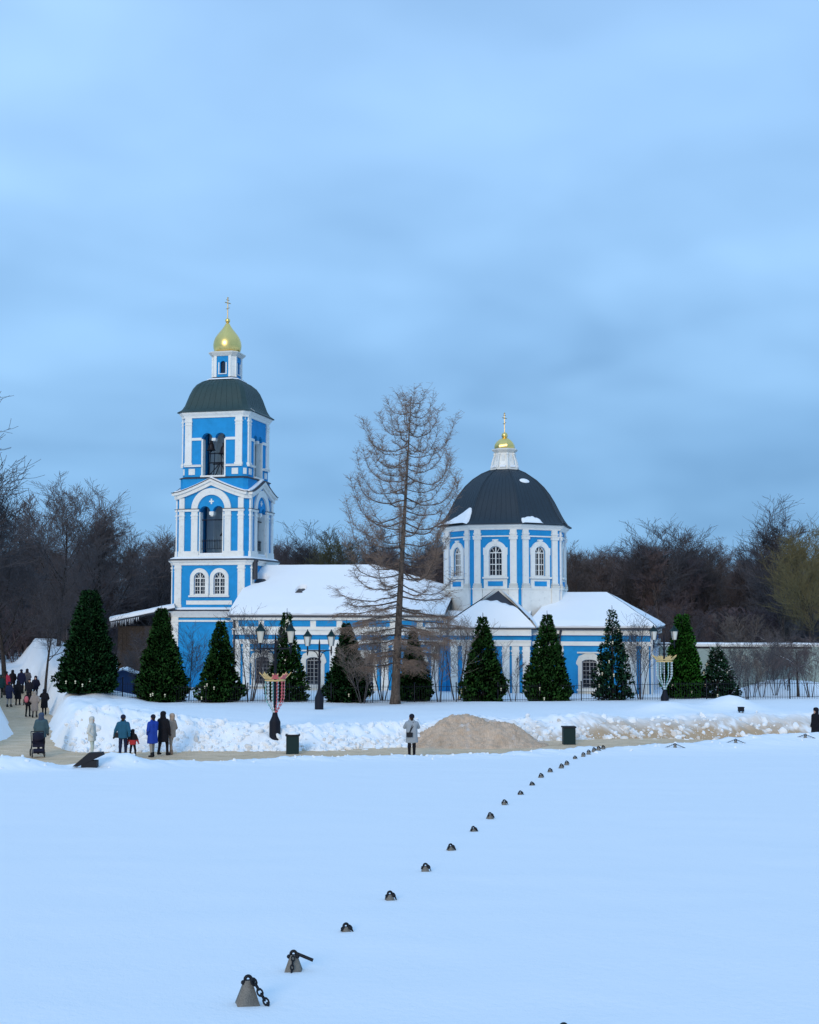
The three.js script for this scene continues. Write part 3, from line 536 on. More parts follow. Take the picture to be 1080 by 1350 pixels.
{ // refectory between the tower and the octagon
  const x0 = -18.75, x1 = -3.2, ev = 5.62, ov = 0.42;
  const A = V3(x0 - 0.25, ev, FR + ov), B = V3(-9.76, ev, FR + ov), C = V3(-9.76, 9.15, 0), D = V3(x0 - 0.25, 9.22, 0);
  const E = V3(x1, ev, FR + ov), G = V3(x1 - 0.4, 7.45, 0);
  const scar = (s, t, q) => smooth(1.0, 0.55, Math.hypot((q.x + 18.3) / 0.9, (q.y - 8.15) / 0.35)) + smooth(1.0, 0.6, Math.hypot((q.x + 14.5) / 0.42, (q.y - 7.4) / 0.28));
  roofPlane(A, B, C, D, { n: 90, m: 40, depth: 0.24, bare: scar });
  roofPlane(B, E, G, C, { n: 60, m: 30, depth: 0.22 });
  const mir = (p) => V3(p.x, p.y, -p.z);
  roofPlane(mir(B), mir(A), D, C, { n: 20, m: 10 }); roofPlane(mir(E), mir(B), C, G, { n: 20, m: 10 });
  put('dormer', [plan(shapeOf([[-0.36, 0], [0.36, 0], [0, 0.36]]), 0.8, -0.8).translate(-14.5, 7.18, 3.75)], M.flashing);
  put('wall', [plan(shapeOf([[-FR, -0.9], [FR, -0.9], [FR, ev - 0.1], [0, 9.05], [-FR, ev - 0.1]]), 0.4, -0.2).rotateY(-Math.PI / 2).translate(x0 + 0.2, 0, 0)], M.blue);
  put('gutter', [box(x1 - x0 + 0.5, 0.09, 0.12, (x0 + x1) / 2, ev - 0.08, FR + ov + 0.02)], M.flashing);
  const fx = [-16.55, -12.75, -8.95, -5.4], holes = fx.map((c) => archHole(c, 0.55, 0.75, 2.45, 0.24));
  const m = new THREE.Matrix4().makeTranslation(0, 0, FR);
  put('wall', [wallWith(x0, -0.9, x1, 5.5, holes, 0.4, 0)], M.blue, m);
  put('wall', [box(x1 - x0, 6.4, 0.4, (x0 + x1) / 2, 2.3, -FR + 0.2)], M.blue);
  for (const c of fx) {
    windowAt(m, { cx: c, w: 0.55, y0: 0.75, ys: 2.45, rise: 0.24, border: 0.26, ears: true, rows: 3, surroundMat: M.stone });
    put('window_apron', [box(1.7, 1.1, 0.08, c, 0.02, 0.03)], M.stone, m);
  }
  put('plinth', [box(x1 - x0 + 0.05, 1.0, 0.2, (x0 + x1) / 2, -0.55, 0.05)], M.stone, m);
  for (const c of [-18.45, -17.75, -15.05, -14.25, -11.3, -10.5, -7.55, -6.75, -4.0]) pilaster(c, 0.5, -0.1, 3.62, m, 0.12);
  put('entablature', [box(x1 - x0 + 0.06, 0.3, 0.16, (x0 + x1) / 2, 3.76, 0.05), box(x1 - x0 + 0.1, 0.34, 0.22, (x0 + x1) / 2, 4.42, 0.08), box(x1 - x0 + 0.16, 0.1, 0.34, (x0 + x1) / 2, 4.64, 0.12), box(x1 - x0 + 0.06, 0.75, 0.12, (x0 + x1) / 2, 5.06, 0.04), box(x1 - x0 + 0.2, 0.2, 0.42, (x0 + x1) / 2, 5.4, 0.16)], M.white, m);
  for (let i = 0; i < 8; i++) put('frieze_panel', [box(1.5, 0.42, 0.03, -17.6 + i * 1.93, 5.04, 0.11)], M.blue, m);
  put('downpipe', [bar(V3(x0 + 0.1, 5.5, FR + 0.2), V3(x0 + 0.1, -0.8, FR + 0.2), 0.07, 8)], M.flashing);
  put('flue_pipe', [cyl(0.17, 0.17, 1.3, -18.25, 8.9, 2.6, 10), cyl(0.22, 0.22, 0.12, -18.25, 9.6, 2.6, 10)], M.flashing);
}
{ // altar end: low hipped block
  const x0 = 3.0, x1 = 10.6, ev = 4.8, ov = 0.42, yr = 7.05;
  const A = V3(2.4, ev, FR + ov), B = V3(x1 + ov, ev, FR + ov), R1 = V3(3.6, yr, 0), R2 = V3(7.3, yr, 0), B2 = V3(x1 + ov, ev, -FR - ov), A2 = V3(2.4, ev, -FR - ov);
  roofPlane(A, B, R2, R1, { n: 60, m: 30, depth: 0.25 });
  roofPlane(B, B2, R2, R2, { n: 30, m: 20, depth: 0.22 });
  roofPlane(B2, A2, R1, R2, { n: 20, m: 10 });
  put('gutter', [box(x1 + ov - 3.0, 0.09, 0.12, (x1 + ov + 3.0) / 2, ev - 0.08, FR + ov + 0.02), box(0.12, 0.09, 2 * FR + 2 * ov, x1 + ov + 0.02, ev - 0.08, 0)], M.flashing);
  const m = new THREE.Matrix4().makeTranslation(0, 0, FR), me = faceAt(0, 0, x1, Math.PI / 2);
  put('wall', [wallWith(2.4, -0.9, x1, 4.7, [archHole(6.6, 0.5, 0.78, 2.5, 0.18)], 0.4, 0)], M.blue, m);
  put('wall', [box(2 * FR - 0.8, 5.6, 0.4, 0, 1.9, -0.2)], M.blue, me);
  windowAt(m, { cx: 6.6, w: 0.5, y0: 0.78, ys: 2.5, rise: 0.18, border: 0.26, ears: true, rows: 3, surroundMat: M.stone });
  put('window_apron', [box(1.6, 1.2, 0.08, 6.6, -0.02, 0.03)], M.stone, m);
  put('plinth', [box(x1 - 2.4, 0.9, 0.2, (x1 + 2.4) / 2, -0.6, 0.05)], M.stone, m);
  for (const c of [9.05, 9.45]) pilaster(c + 0.05, 0.42, -0.1, 3.6, m, 0.12);
  pilaster(10.28, 0.5, -0.1, 3.6, m, 0.12); pilaster(3.2, 0.5, -0.1, 3.6, m, 0.12); pilaster(4.6, 0.5, -0.1, 3.6, m, 0.12);
  put('entablature', [box(x1 - 2.4 + 0.08, 0.28, 0.18, (x1 + 2.44) / 2, 3.74, 0.06), box(x1 - 2.4 + 0.14, 0.36, 0.3, (x1 + 2.46) / 2, 4.48, 0.1)], M.white, m);
  put('entablature', [box(2 * FR, 0.28, 0.18, 0, 3.74, 0.06), box(2 * FR, 0.36, 0.3, 0, 4.48, 0.1)], M.white, me);
  for (const s of [-4.8, -3.2, 0, 3.2, 4.9]) pilaster(s, 0.5, -0.1, 3.6, me, 0.12);
  put('downpipe', [bar(V3(4.75, 4.7, FR + 0.4), V3(4.62, 4.1, FR + 0.2), 0.08, 8), bar(V3(4.62, 4.1, FR + 0.2), V3(4.62, -0.8, FR + 0.2), 0.08, 8)], M.flashing);
  put('downpipe', [bar(V3(10.75, 4.7, FR + 0.3), V3(10.72, -0.8, FR + 0.16), 0.08, 8)], M.white);
}
{ // south porch under the octagon, with its own hipped snow roof
  const z = 6.5, hw = 2.75, ev = 4.78;
  const A = V3(-hw - 0.4, ev, z + 0.4), B = V3(hw + 0.4, ev, z + 0.4), P = V3(0.25, 7.35, 4.5), A2 = V3(-hw - 0.4, ev, 3.8), B2 = V3(hw + 0.4, ev, 3.8);
  const bareTop = (s, t, q) => smooth(6.35, 6.75, q.y + 0.9 * (0.25 - q.x) * (q.x < 0.25 ? -0.12 : -0.3) + 0.12 * noise(q.x * 2, 1, 3));
  roofPlane(A, B, P, P, { n: 50, m: 40, depth: 0.2, bare: bareTop });
  roofPlane(B, B2, P, P, { n: 20, m: 24, depth: 0.2 }); roofPlane(A2, A, P, P, { n: 20, m: 24, depth: 0.2 });
  put('wall', [box(8.4, 5.6, 0.4, 0, 1.9, FR - 0.3)], M.blue); put('wall', [box(8.4, 7.2, 0.4, 0, 2.7, -FR + 0.3)], M.blue);
  // low roofs that close the gap round the octagon
  roofPlane(V3(-4.6, 4.8, FR + 0.42), V3(2.42, 4.8, FR + 0.42), V3(2.42, 5.75, 3.5), V3(-4.6, 5.75, 3.5), { n: 40, m: 12, depth: 0.22 });
  const m = new THREE.Matrix4().makeTranslation(0, 0, z);
  put('wall', [wallWith(-hw, -0.9, hw, 4.7, [archHole(0, 0.7, -0.4, 2.2, 0.5)], 0.4, 0), box(0.4, 5.6, 2.4, hw - 0.2, 1.9, -1.6), box(0.4, 5.6, 2.4, -hw + 0.2, 1.9, -1.6)], M.blue, m);
  put('porch_door', [box(1.4, 3.2, 0.08, 0, 1.1, -0.25), box(0.06, 3.0, 0.04, 0, 1.1, -0.19)], M.wood, m);
  for (const c of [-2.45, -1.65, 1.1, 1.75, 2.48]) pilaster(c, 0.48, -0.2, 3.55, m, 0.12);
  put('entablature', [box(2 * hw + 0.1, 0.3, 0.2, 0, 3.72, 0.06), box(2 * hw + 0.14, 0.1, 0.34, 0, 3.92, 0.1), box(2 * hw + 0.2, 0.42, 0.36, 0, 4.48, 0.12)], M.white, m);
  put('plinth', [box(2 * hw + 0.1, 0.9, 0.2, 0, -0.6, 0.05)], M.stone, m);
}
// bells, hanging frame
function bellGeo(r) { return [lathe([[r, 0], [r * 0.92, 0.06 * r], [r * 0.72, 0.4 * r], [r * 0.6, 0.9 * r], [r * 0.52, 1.25 * r], [r * 0.35, 1.5 * r], [0.02, 1.58 * r]], 20)]; }
const toWorld = (x, y, z) => V3(x, y, z).applyAxisAngle(V3(0, 1, 0), TURN).add(church.position);
function bell(lx, y, lz, r, label) {
  const w = toWorld(lx, y, lz), b = thing('bell', label, 'bell', [w.x, w.y, w.z], TURN, 'bells in the tower');
  mesh('bell_body', bellGeo(r), M.bronze, b);
  mesh('yoke', [box(r * 0.5, r * 0.5, 0.12, 0, r * 1.78, 0), box(0.06, r * 0.9, 0.06, 0, r * 2.2, 0)], M.iron, b);
  mesh('clapper', [cyl(0.025, 0.025, r * 1.1, 0, r * 0.5, 0, 6), ball(r * 0.16, 0, -0.06, 0, 8)], M.iron, b);
}
bell(TX - 0.52, 18.05, 1.75, 0.36, 'dark bronze bell in the left arch of the top belfry opening');
bell(TX + 0.5, 17.75, 1.75, 0.42, 'larger dark bronze bell in the right arch of the top belfry opening');
bell(TX + 1.0, 18.2, 0.6, 0.26, 'small dark bell hanging deep inside the top belfry');
bell(TX + 0.62, 11.6, 1.2, 0.6, 'large dark bell inside the lower belfry behind the railing');
{
  const w = toWorld(TX - 0.1, 16.05, 1.3), s = thing('ringing_stand', 'black iron bell ringing stand in the top belfry opening', 'frame', [w.x, w.y, w.z], TURN);
  const pts = [[-0.55, 0.5], [0.45, 0.5], [-0.55, -0.4], [0.45, -0.4]];
  for (const [x, z] of pts) mesh('post', [bar(V3(x, 0, z), V3(x * 0.85, 1.95, z), 0.035, 5)], M.iron, s);
  mesh('rail', [bar(V3(-0.6, 1.05, 0.5), V3(0.6, 1.05, 0.5), 0.05, 5), bar(V3(-0.6, 1.75, 0.5), V3(0.55, 1.75, 0.5), 0.04, 5), bar(V3(-0.6, 1.05, -0.4), V3(0.6, 1.05, -0.4), 0.05, 5)], M.iron, s);
  mesh('brace', [bar(V3(-0.62, 0, 0.5), V3(0.3, 1.0, 0.5), 0.035, 5), bar(V3(-0.1, 0, 0.5), V3(0.35, 1.0, 0.5), 0.035, 5), bar(V3(0.35, 1.75, 0.5), V3(0.85, 0.95, 0.5), 0.03, 5), bar(V3(0.4, 1.0, 0.5), V3(0.85, 0.05, 0.5), 0.04, 5)], M.iron, s);
}
// ------------------------------------------------------------------ outbuildings and walls
function snowSlab(a, b, c, d, n, m, depth, parent, name = 'roof_snow') { return mesh(name, [snowPatch(a, b, c, d, n, m, (s, t, q) => depth * (0.7 + 0.3 * Math.min(1, t * 6)) + 0.07 * fbm(q.x, q.y, q.z, 3))], M.snow, parent); }
{
  const x = aheadX(192, 820, 101), s = thing('wooden_shed', 'brown wooden shed with thick sloping snow roof beside the bell tower', 'shed', [x, -0.6, -101], 0.12);
  for (let i = 0; i < 12; i++) mesh('plank', [box(0.29, 5.4, 0.08, -1.65 + i * 0.3, 2.7, 1.9 + (i % 3) * 0.012)], M.wood, s);
  mesh('wall', [box(0.1, 5.6, 3.8, -1.8, 2.8, 0), box(0.1, 6.4, 3.8, 1.9, 3.2, 0), box(3.6, 5.4, 0.1, 0, 2.7, -1.9)], M.wood, s);
  mesh('roof', [quad(V3(-2.4, 5.75, 2.4), V3(2.3, 6.75, 2.4), V3(2.3, 6.75, -2.4), V3(-2.4, 5.75, -2.4))], M.flashing, s);
  snowSlab(V3(-2.4, 5.77, 2.4), V3(2.3, 6.77, 2.4), V3(2.3, 6.77, -2.4), V3(-2.4, 5.77, -2.4), 40, 20, 0.34, s);
  const ice = []; const r = rng(5); for (let i = 0; i < 16; i++) { const xx = -2.3 + i * 0.13, l = 0.15 + 0.4 * r(); ice.push(new THREE.ConeGeometry(0.03, l, 5).rotateX(Math.PI).translate(xx, 5.7 + xx * 0.2 + 0.45 - l / 2, 2.38)); }
  mesh('icicles', ice, M.snow, s);
}
{
  const x = aheadX(164, 910, 85), s = thing('blue_hut', 'small dark blue gabled hut with snow along its roof edge', 'hut', [x, 0, -85], 0.1); s.scale.set(1.1, 1, 1);
  mesh('wall', [plan(shapeOf([[-0.95, 0], [0.95, 0], [0.95, 1.75], [-0.1, 2.15], [-0.95, 1.75]]), 1.6, -1.6)], M.blueTarp, s);
  mesh('roof', [quad(V3(-1.1, 1.72, 0.15), V3(-0.1, 2.2, 0.15), V3(-0.1, 2.2, -1.7), V3(-1.1, 1.72, -1.7), 0.05), quad(V3(-0.1, 2.2, 0.15), V3(1.1, 1.72, 0.15), V3(1.1, 1.72, -1.7), V3(-0.1, 2.2, -1.7), 0.05)], M.blueTarp, s);
  snowSlab(V3(-1.1, 1.74, 0.12), V3(-0.1, 2.22, 0.12), V3(-0.1, 2.22, -1.7), V3(-1.1, 1.74, -1.7), 16, 10, 0.12, s); snowSlab(V3(-0.1, 2.22, 0.12), V3(1.1, 1.74, 0.12), V3(1.1, 1.74, -1.7), V3(-0.1, 2.22, -1.7), 16, 10, 0.12, s);
}
{
  const w = thing('garden_wall', 'long pale green plastered wall with snow along its top', 'wall', [27.5, -0.4, -97], -0.1);
  mesh('wall', [box(19, 3.6, 0.4, 0, 1.8, 0)], M.paleWall, w);
  for (let i = 0; i < 6; i++) mesh('pier', [box(0.6, 3.75, 0.6, -9 + i * 3.6, 1.875, 0)], M.paleWall, w);
  mesh('coping', [box(19.2, 0.12, 0.7, 0, 3.82, 0)], M.stone, w);
  snowSlab(V3(-9.6, 3.89, 0.34), V3(9.6, 3.89, 0.34), V3(9.6, 3.89, -0.34), V3(-9.6, 3.89, -0.34), 70, 6, 0.14, w, 'coping_snow');
}
// ------------------------------------------------------------------ iron fence
{
  const d = 80.6, f = thing('iron_fence', 'long black iron picket fence in front of the church', 'fence', [0, 0, -d]);
  const step = 2.5;
  for (let i = 0; i < 25; i++) {
    const x = -19.7 + i * step, y = landY(x, d), y2 = landY(x + step, d), yy = (y + y2) / 2;
    mesh('post', [box(0.06, 1.6, 0.06, x, y + 0.3, 0), ball(0.05, x, y + 1.13, 0, 8)], M.iron, f);
    const g = [box(step, 0.024, 0.024, x + step / 2, yy + 0.92, 0), box(step, 0.024, 0.024, x + step / 2, yy + 0.12, 0)];
    for (let k = 1; k < 17; k++) g.push(box(0.014, 1.25, 0.014, x + k * step / 17, yy + 0.42, 0));
    mesh('panel', g, M.iron, f);
  }
}
// ------------------------------------------------------------------ lamps
function makeLamp(parent, tall) {
  mesh('base', [lathe([[0.0, -1.2], [0.24, -1.2], [0.24, 0.55], [0.21, 0.62], [0.13, 0.8], [0.09, 1.0], [0.0, 1.0]], 12)], M.iron, parent);
  mesh('post', [cyl(0.05, 0.075, tall - 1.5, 0, 0.9 + (tall - 1.5) / 2, 0, 10), cyl(0.1, 0.1, 0.1, 0, tall - 1.55, 0, 10), cyl(0.085, 0.085, 0.06, 0, tall - 0.98, 0, 10), new THREE.ConeGeometry(0.05, 0.35, 8).translate(0, tall - 0.42, 0)], M.iron, parent);
  const arm = [box(1.3, 0.055, 0.06, 0, tall - 0.95, 0)];
  for (const s of [-1, 1]) arm.push(new THREE.TorusGeometry(0.34, 0.022, 6, 12, Math.PI / 2).rotateZ(s > 0 ? Math.PI / 2 : 0).translate(s * 0.42, tall - 1.3, 0), cyl(0.035, 0.05, 0.28, s * 0.65, tall - 0.84, 0, 8), cyl(0.06, 0.02, 0.22, s * 0.65, tall - 1.1, 0, 8));
  mesh('arm', arm, M.iron, parent);
  for (const s of [-1, 1]) {
    const l = new THREE.Group(); l.name = 'lantern'; l.position.set(s * 0.65, tall - 0.7, 0); l.scale.setScalar(1.2); parent.add(l);
    mesh('glass', [new THREE.CylinderGeometry(0.2, 0.12, 0.42, 4, 1).rotateY(Math.PI / 4).translate(0, 0.21, 0)], M.milk, l);
    const fr = []; for (let k = 0; k < 4; k++) { const a = k * Math.PI / 2, c = Math.cos(a + Math.PI / 2 * 0), t = Math.sin(a); fr.push(bar(V3(0.121 * (c - t) * 0.72, 0, 0.121 * (c + t) * 0.72), V3(0.202 * (c - t) * 0.72, 0.42, 0.202 * (c + t) * 0.72), 0.013, 4)); }
    mesh('lantern_frame', fr, M.iron, l);
    mesh('hood', [new THREE.CylinderGeometry(0.09, 0.27, 0.18, 4, 1).rotateY(Math.PI / 4).translate(0, 0.51, 0), new THREE.CylinderGeometry(0.02, 0.1, 0.1, 8).translate(0, 0.64, 0), ball(0.03, 0, 0.71, 0, 8)], M.binGreen, l);
  }
}
const lampSpots = [[363, 900, 58, 0.6, 4.65, 'black twin lantern street lamp wearing a crown with pink and white garlands', 0.1], [421, 900, 72, 0.75, 4.0, 'plain black twin lantern street lamp with bare post between two conifers', -0.15], [876, 880, 79.6, 0.3, 4.62, 'black twin lantern street lamp wearing a gold crown beside the bright green conifer', 0.2]];
for (const [px, py, d, y, tall, label, turn] of lampSpots) makeLamp(thing('street_lamp', label, 'street lamp', [aheadX(px, py, d), y, -d], turn, 'twin lantern street lamps'), tall);
function crownDecor(x, y, z, s, label, pink) {
  const c = thing('crown_decoration', label, 'decoration', [x, y, z], 0.3, 'crown decorations on the lamps');
  c.scale.setScalar(s);
  mesh('ring', [new THREE.TorusGeometry(0.42, 0.035, 6, 24).rotateX(Math.PI / 2), new THREE.TorusGeometry(0.45, 0.025, 6, 24).rotateX(Math.PI / 2).translate(0, 0.1, 0)], M.crown, c);
  for (let k = 0; k < 8; k++) {
    const a = k * Math.PI / 4 + 0.2, ca = Math.cos(a), sa = Math.sin(a), pt = plan(shapeOf([[-0.17, 0], [0.17, 0], [0.1, 0.14], [0.14, 0.26], [0.02, 0.2], [0, 0.36], [-0.03, 0.2], [-0.14, 0.26], [-0.1, 0.14]]), 0.03, -0.015);
    pt.rotateX(0.75).rotateY(Math.PI / 2 - a).translate(ca * 0.44, 0.08, sa * 0.44);
    mesh('crown_point', [pt], pink && (k === 1 || k === 2) ? M.tinselPink : M.crown, c);
  }
  for (let k = 0; k < 12; k++) {
    const a = k * Math.PI / 6, st = []; let last = V3(Math.cos(a) * 0.42, 0, Math.sin(a) * 0.42);
    for (let i = 1; i <= 22; i++) { const t = i / 22, r = 0.42 - 0.34 * smooth(0.45, 1, t) - 0.03 * t, p = V3(Math.cos(a) * r, -1.55 * t, Math.sin(a) * r); st.push(bar(last, p, 0.012, 4)); if (i % 2) st.push(ball(0.034, p.x, p.y, p.z, 6)); last = p; }
    mesh('garland', st, pink && [1, 2, 3, 11].includes(k) ? M.tinselPink : k % 3 ? M.tinselWhite : M.tinselTeal, c);
  }
}
crownDecor(aheadX(363, 890, 58), 5.9 - 90 / FOCAL * 58, -58, 1, 'gold crown hung with pink and white bead garlands on a lamp post', true);
crownDecor(aheadX(876, 872, 79.6), 2.95, -79.6, 1.1, 'gold crown hung with white bead garlands beside the bright green conifer', false);

// ------------------------------------------------------------------ bins, sign stand, floodlight
function bin(px, py, d, label) {
  const x = aheadX(px, py, d), b = thing('litter_bin', label, 'litter bin', [x, standY(x, d) - 0.03, -d], 0.06, 'dark litter bins by the path');
  mesh('body', [box(0.52, 0.74, 0.46, 0, 0.4, 0), box(0.03, 0.74, 0.03, -0.25, 0.4, 0.225), box(0.03, 0.74, 0.03, 0.25, 0.4, 0.225)], M.binGreen, b);
  mesh('rim', [box(0.6, 0.06, 0.54, 0, 0.8, 0)], M.black, b);
  mesh('foot', [box(0.46, 0.06, 0.4, 0, 0.01, 0)], M.black, b);
  return b;
}
const bin1 = bin(386, 985, 56.1, 'dark green litter bin with snow heaped on its lid');
mesh('snow_cap', [new THREE.SphereGeometry(0.24, 14, 8, 0, Math.PI * 2, 0, Math.PI / 2).scale(1, 0.5, 0.85).translate(0.02, 0.82, 0)], M.snow, bin1);
bin(750, 978, 60.0, 'dark green litter bin against the dirty snow bank, no snow on top');
{
  const x = aheadX(117, 1010, 45.3), s = thing('sign_stand', 'black lectern style information stand half buried in roadside snow', 'sign', [x, landY(x, 45.3) - 0.34, -45.3], 0);
  mesh('stand', [box(0.52, 0.9, 0.3, 0.04, 0.1, 0)], M.black, s);
  mesh('panel', [shapeOf([[-0.5, 0.36], [-0.34, 0.34], [0.5, 0.72], [0.46, 0.82], [0.02, 0.8]])].map((q) => plan(q, 0.34, -0.17)), M.black, s);
}
{
  const x = aheadX(977, 933, 68), s = thing('floodlight', 'small dark floodlight box poking out of the snow bank', 'floodlight', [x, landY(x, 68), -68], 0.2);
  mesh('housing', [box(0.26, 0.2, 0.2, 0, 0.16, 0), box(0.3, 0.03, 0.24, 0, 0.27, 0)], M.black, s); mesh('bracket', [box(0.05, 0.3, 0.05, -0.1, -0.02, 0), box(0.05, 0.3, 0.05, 0.1, -0.02, 0)], M.black, s);
}
{ // sand heap
  const x0 = aheadX(632, 960, 60.3), n = 110, pos = [], cols = [], idx = [], uvs = [];
  for (let j = 0; j <= n; j++) for (let i = 0; i <= n; i++) {
    const x = -4 + 8 * i / n, z = -2.6 + 5.2 * j / n;
    let h = 1.35 * Math.max(0, 1 - Math.hypot((x + 0.3) / 2.9, z / 2.4)) + 0.45 * Math.max(0, 1 - Math.hypot((x - 1.5) / 1.6, (z - 0.5) / 1.7)) + 0.3 * Math.max(0, 1 - Math.hypot((x + 1.8) / 1.6, (z - 0.7) / 1.6));
    h = h < 0.7 ? h : 0.7 + 0.45 * Math.tanh((h - 0.7) / 0.45); h *= 1 + 0.35 * fbm(x * 1.1, z * 1.1, 4, 4); h += h > 0.03 ? 0.13 * Math.abs(noise(x * 3, z * 3, 2)) + 0.09 * Math.abs(noise(x * 6.5, z * 6.5, 7)) + 0.05 * noise(x * 12, z * 12, 4) : 0;
    pos.push(x, h - 0.12 + landY(x0 + x, 60.3 - z) * 0.35 * clamp(h), z); uvs.push(x, z + h);
    const k = clamp(0.5 + 0.9 * fbm(x * 2, z * 2, 9, 4)), s = smooth(0.12, 0.3, fbm(x * 0.9, z * 0.9 + h, 15, 4)) * 0.7;
    cols.push(mix(mix(0.58, 0.80, k), 0.9, s), mix(mix(0.405, 0.585, k), 0.9, s), mix(mix(0.275, 0.425, k), 0.9, s));
  }
  for (let j = 0; j < n; j++) for (let i = 0; i < n; i++) { const a = j * (n + 1) + i; if ([a, a + 1, a + n + 2, a + n + 1].every((q) => pos[q * 3 + 1] < -0.1)) continue; idx.push(a, a + n + 1, a + 1, a + 1, a + n + 1, a + n + 2); }
  const g = new THREE.BufferGeometry(); g.setAttribute('position', new THREE.Float32BufferAttribute(pos, 3)); g.setAttribute('color', new THREE.Float32BufferAttribute(cols, 3)); g.setAttribute('uv', new THREE.Float32BufferAttribute(uvs, 2)); g.setIndex(idx); g.computeVertexNormals();
  const s = mesh('sand_heap', g, M.sand); s.position.set(x0, 0.1, -60.3); tag(s, 'tan heap of sand mixed with snow at the edge of the path', 'sand heap');
}
// ------------------------------------------------------------------ bollards, mostly drowned in snow
const link = (x, y, z, r, rx, ry, rz) => new THREE.TorusGeometry(r, r * 0.36, 6, 10).scale(1, 1.45, 1).rotateX(rx).rotateY(ry).rotateZ(rz).translate(x, y, z);
function bollard(x, d, show, turn, label, kind) {
  const y = landY(x, d), b = thing('bollard', label, 'bollard', [x, y + show, -d], turn, 'chained bollards in the snow field');
  const post = new THREE.CylinderGeometry(0.075, 0.36, 0.6, 4, 1).rotateY(Math.PI / 4).translate(0, -0.3, 0);
  mesh('post', [post, new THREE.CylinderGeometry(0.045, 0.075, 0.05, 4, 1).rotateY(Math.PI / 4).translate(0, 0.024, 0)], M.concrete, b);
  mesh('eye', [new THREE.TorusGeometry(0.03, 0.017, 8, 14).translate(0, 0.06, 0), cyl(0.022, 0.03, 0.05, 0, 0.025, 0, 8), ball(0.024, -0.05, 0.035, 0.02, 8), ball(0.026, 0.045, 0.04, 0.03, 8)], M.black, b);
  if (kind === 'hang') { const g = []; for (let i = 0; i < 7; i++) g.push(link(0.05 + i * 0.030, 0.05 - i * 0.045 - (i > 1 ? 0.012 : 0), 0.08 + i * 0.006, 0.026, 0, i % 2 ? 1.4 : 0.2, 0.55)); mesh('chain', g, M.black, b); }
  if (kind === 'stiff') { const g = [bar(V3(0.03, 0.07, 0.02), V3(0.22, -0.005, 0.03), 0.019, 8)]; mesh('shackle', g, M.black, b); const c = []; for (let i = 0; i < 6; i++) c.push(link(0.0 - 0.004 * i, 0.03 - i * 0.045, 0.09 + i * 0.012, 0.019, 0, i % 2 ? 1.4 : 0, 0)); mesh('chain', c, M.black, b); }
  if (kind === 'spread') { const g = []; for (const s of [-1, 1]) for (let i = 0; i < 9; i++) g.push(link(s * (0.05 + i * 0.042), 0.055 - i * 0.017, 0, 0.019, 0, i % 2 ? 1.4 : 0, s * 1.25)); mesh('chain', g, M.black, b); }
  if (!kind) mesh('chain', [link(0.05, 0.045, 0.03, 0.022, 0, 0.4, 0.7), link(0.075, 0.01, 0.03, 0.022, 0, 1.6, 0.4), link(-0.05, 0.035, 0.03, 0.022, 0, 1.2, -0.7)], M.black, b);
}
{
  const spots = [[327, 1310, 0.185, 'hang'], [387, 1268, 0.125, 'stiff'], [456, 1218, 0.01], [514, 1178, 0.05], [561, 1142, 0.07], [594, 1115, 0.04], [624, 1091, 0.015], [646, 1075, 0.09], [665, 1057, 0.06], [686, 1044, 0.02], [701, 1032, 0.02], [713, 1022, 0.08], [725, 1015, 0.07], [740, 1010, 0.12], [747, 1006, 0.12], [758, 998, 0.05], [769, 995, 0.14], [776, 992, 0.16], [783, 989, 0.17], [789, 987, 0.16], [795, 985, 0.1]];
  const r = rng(77);
  spots.forEach(([px, py, show, kind], i) => {
    let d = 14; for (let k = 0; k < 40; k++) { const x = aheadX(px, py, d); d += 0.5 * ((EYE - landY(x, d)) * FOCAL / (py - 806) - d); d = clamp(d, 10, 54.5); }
    const label = kind === 'hang' ? 'concrete bollard standing clear of the snow with a chain hanging down its side' : kind === 'stiff' ? 'concrete bollard with a chain down its face and a stiff link jutting sideways' : 'snow buried concrete bollard with only its tip and black ring showing';
    bollard(aheadX(px, py, d), d, kind ? show : show * 0.5, (r() - 0.5) * 0.5 + 0.25, label, kind);
  });
  for (const [px, d] of [[890, 54.7], [970, 56.0], [1062, 57.4]]) bollard(aheadX(px, 978, d), d, 0.07, -0.2, 'buried bollard with chains spreading both ways at the snow edge', 'spread');
  bollard(aheadX(743, 1350, 12.4), 12.4, 0.02, 0.2, 'buried bollard top standing alone away from the long row');
}
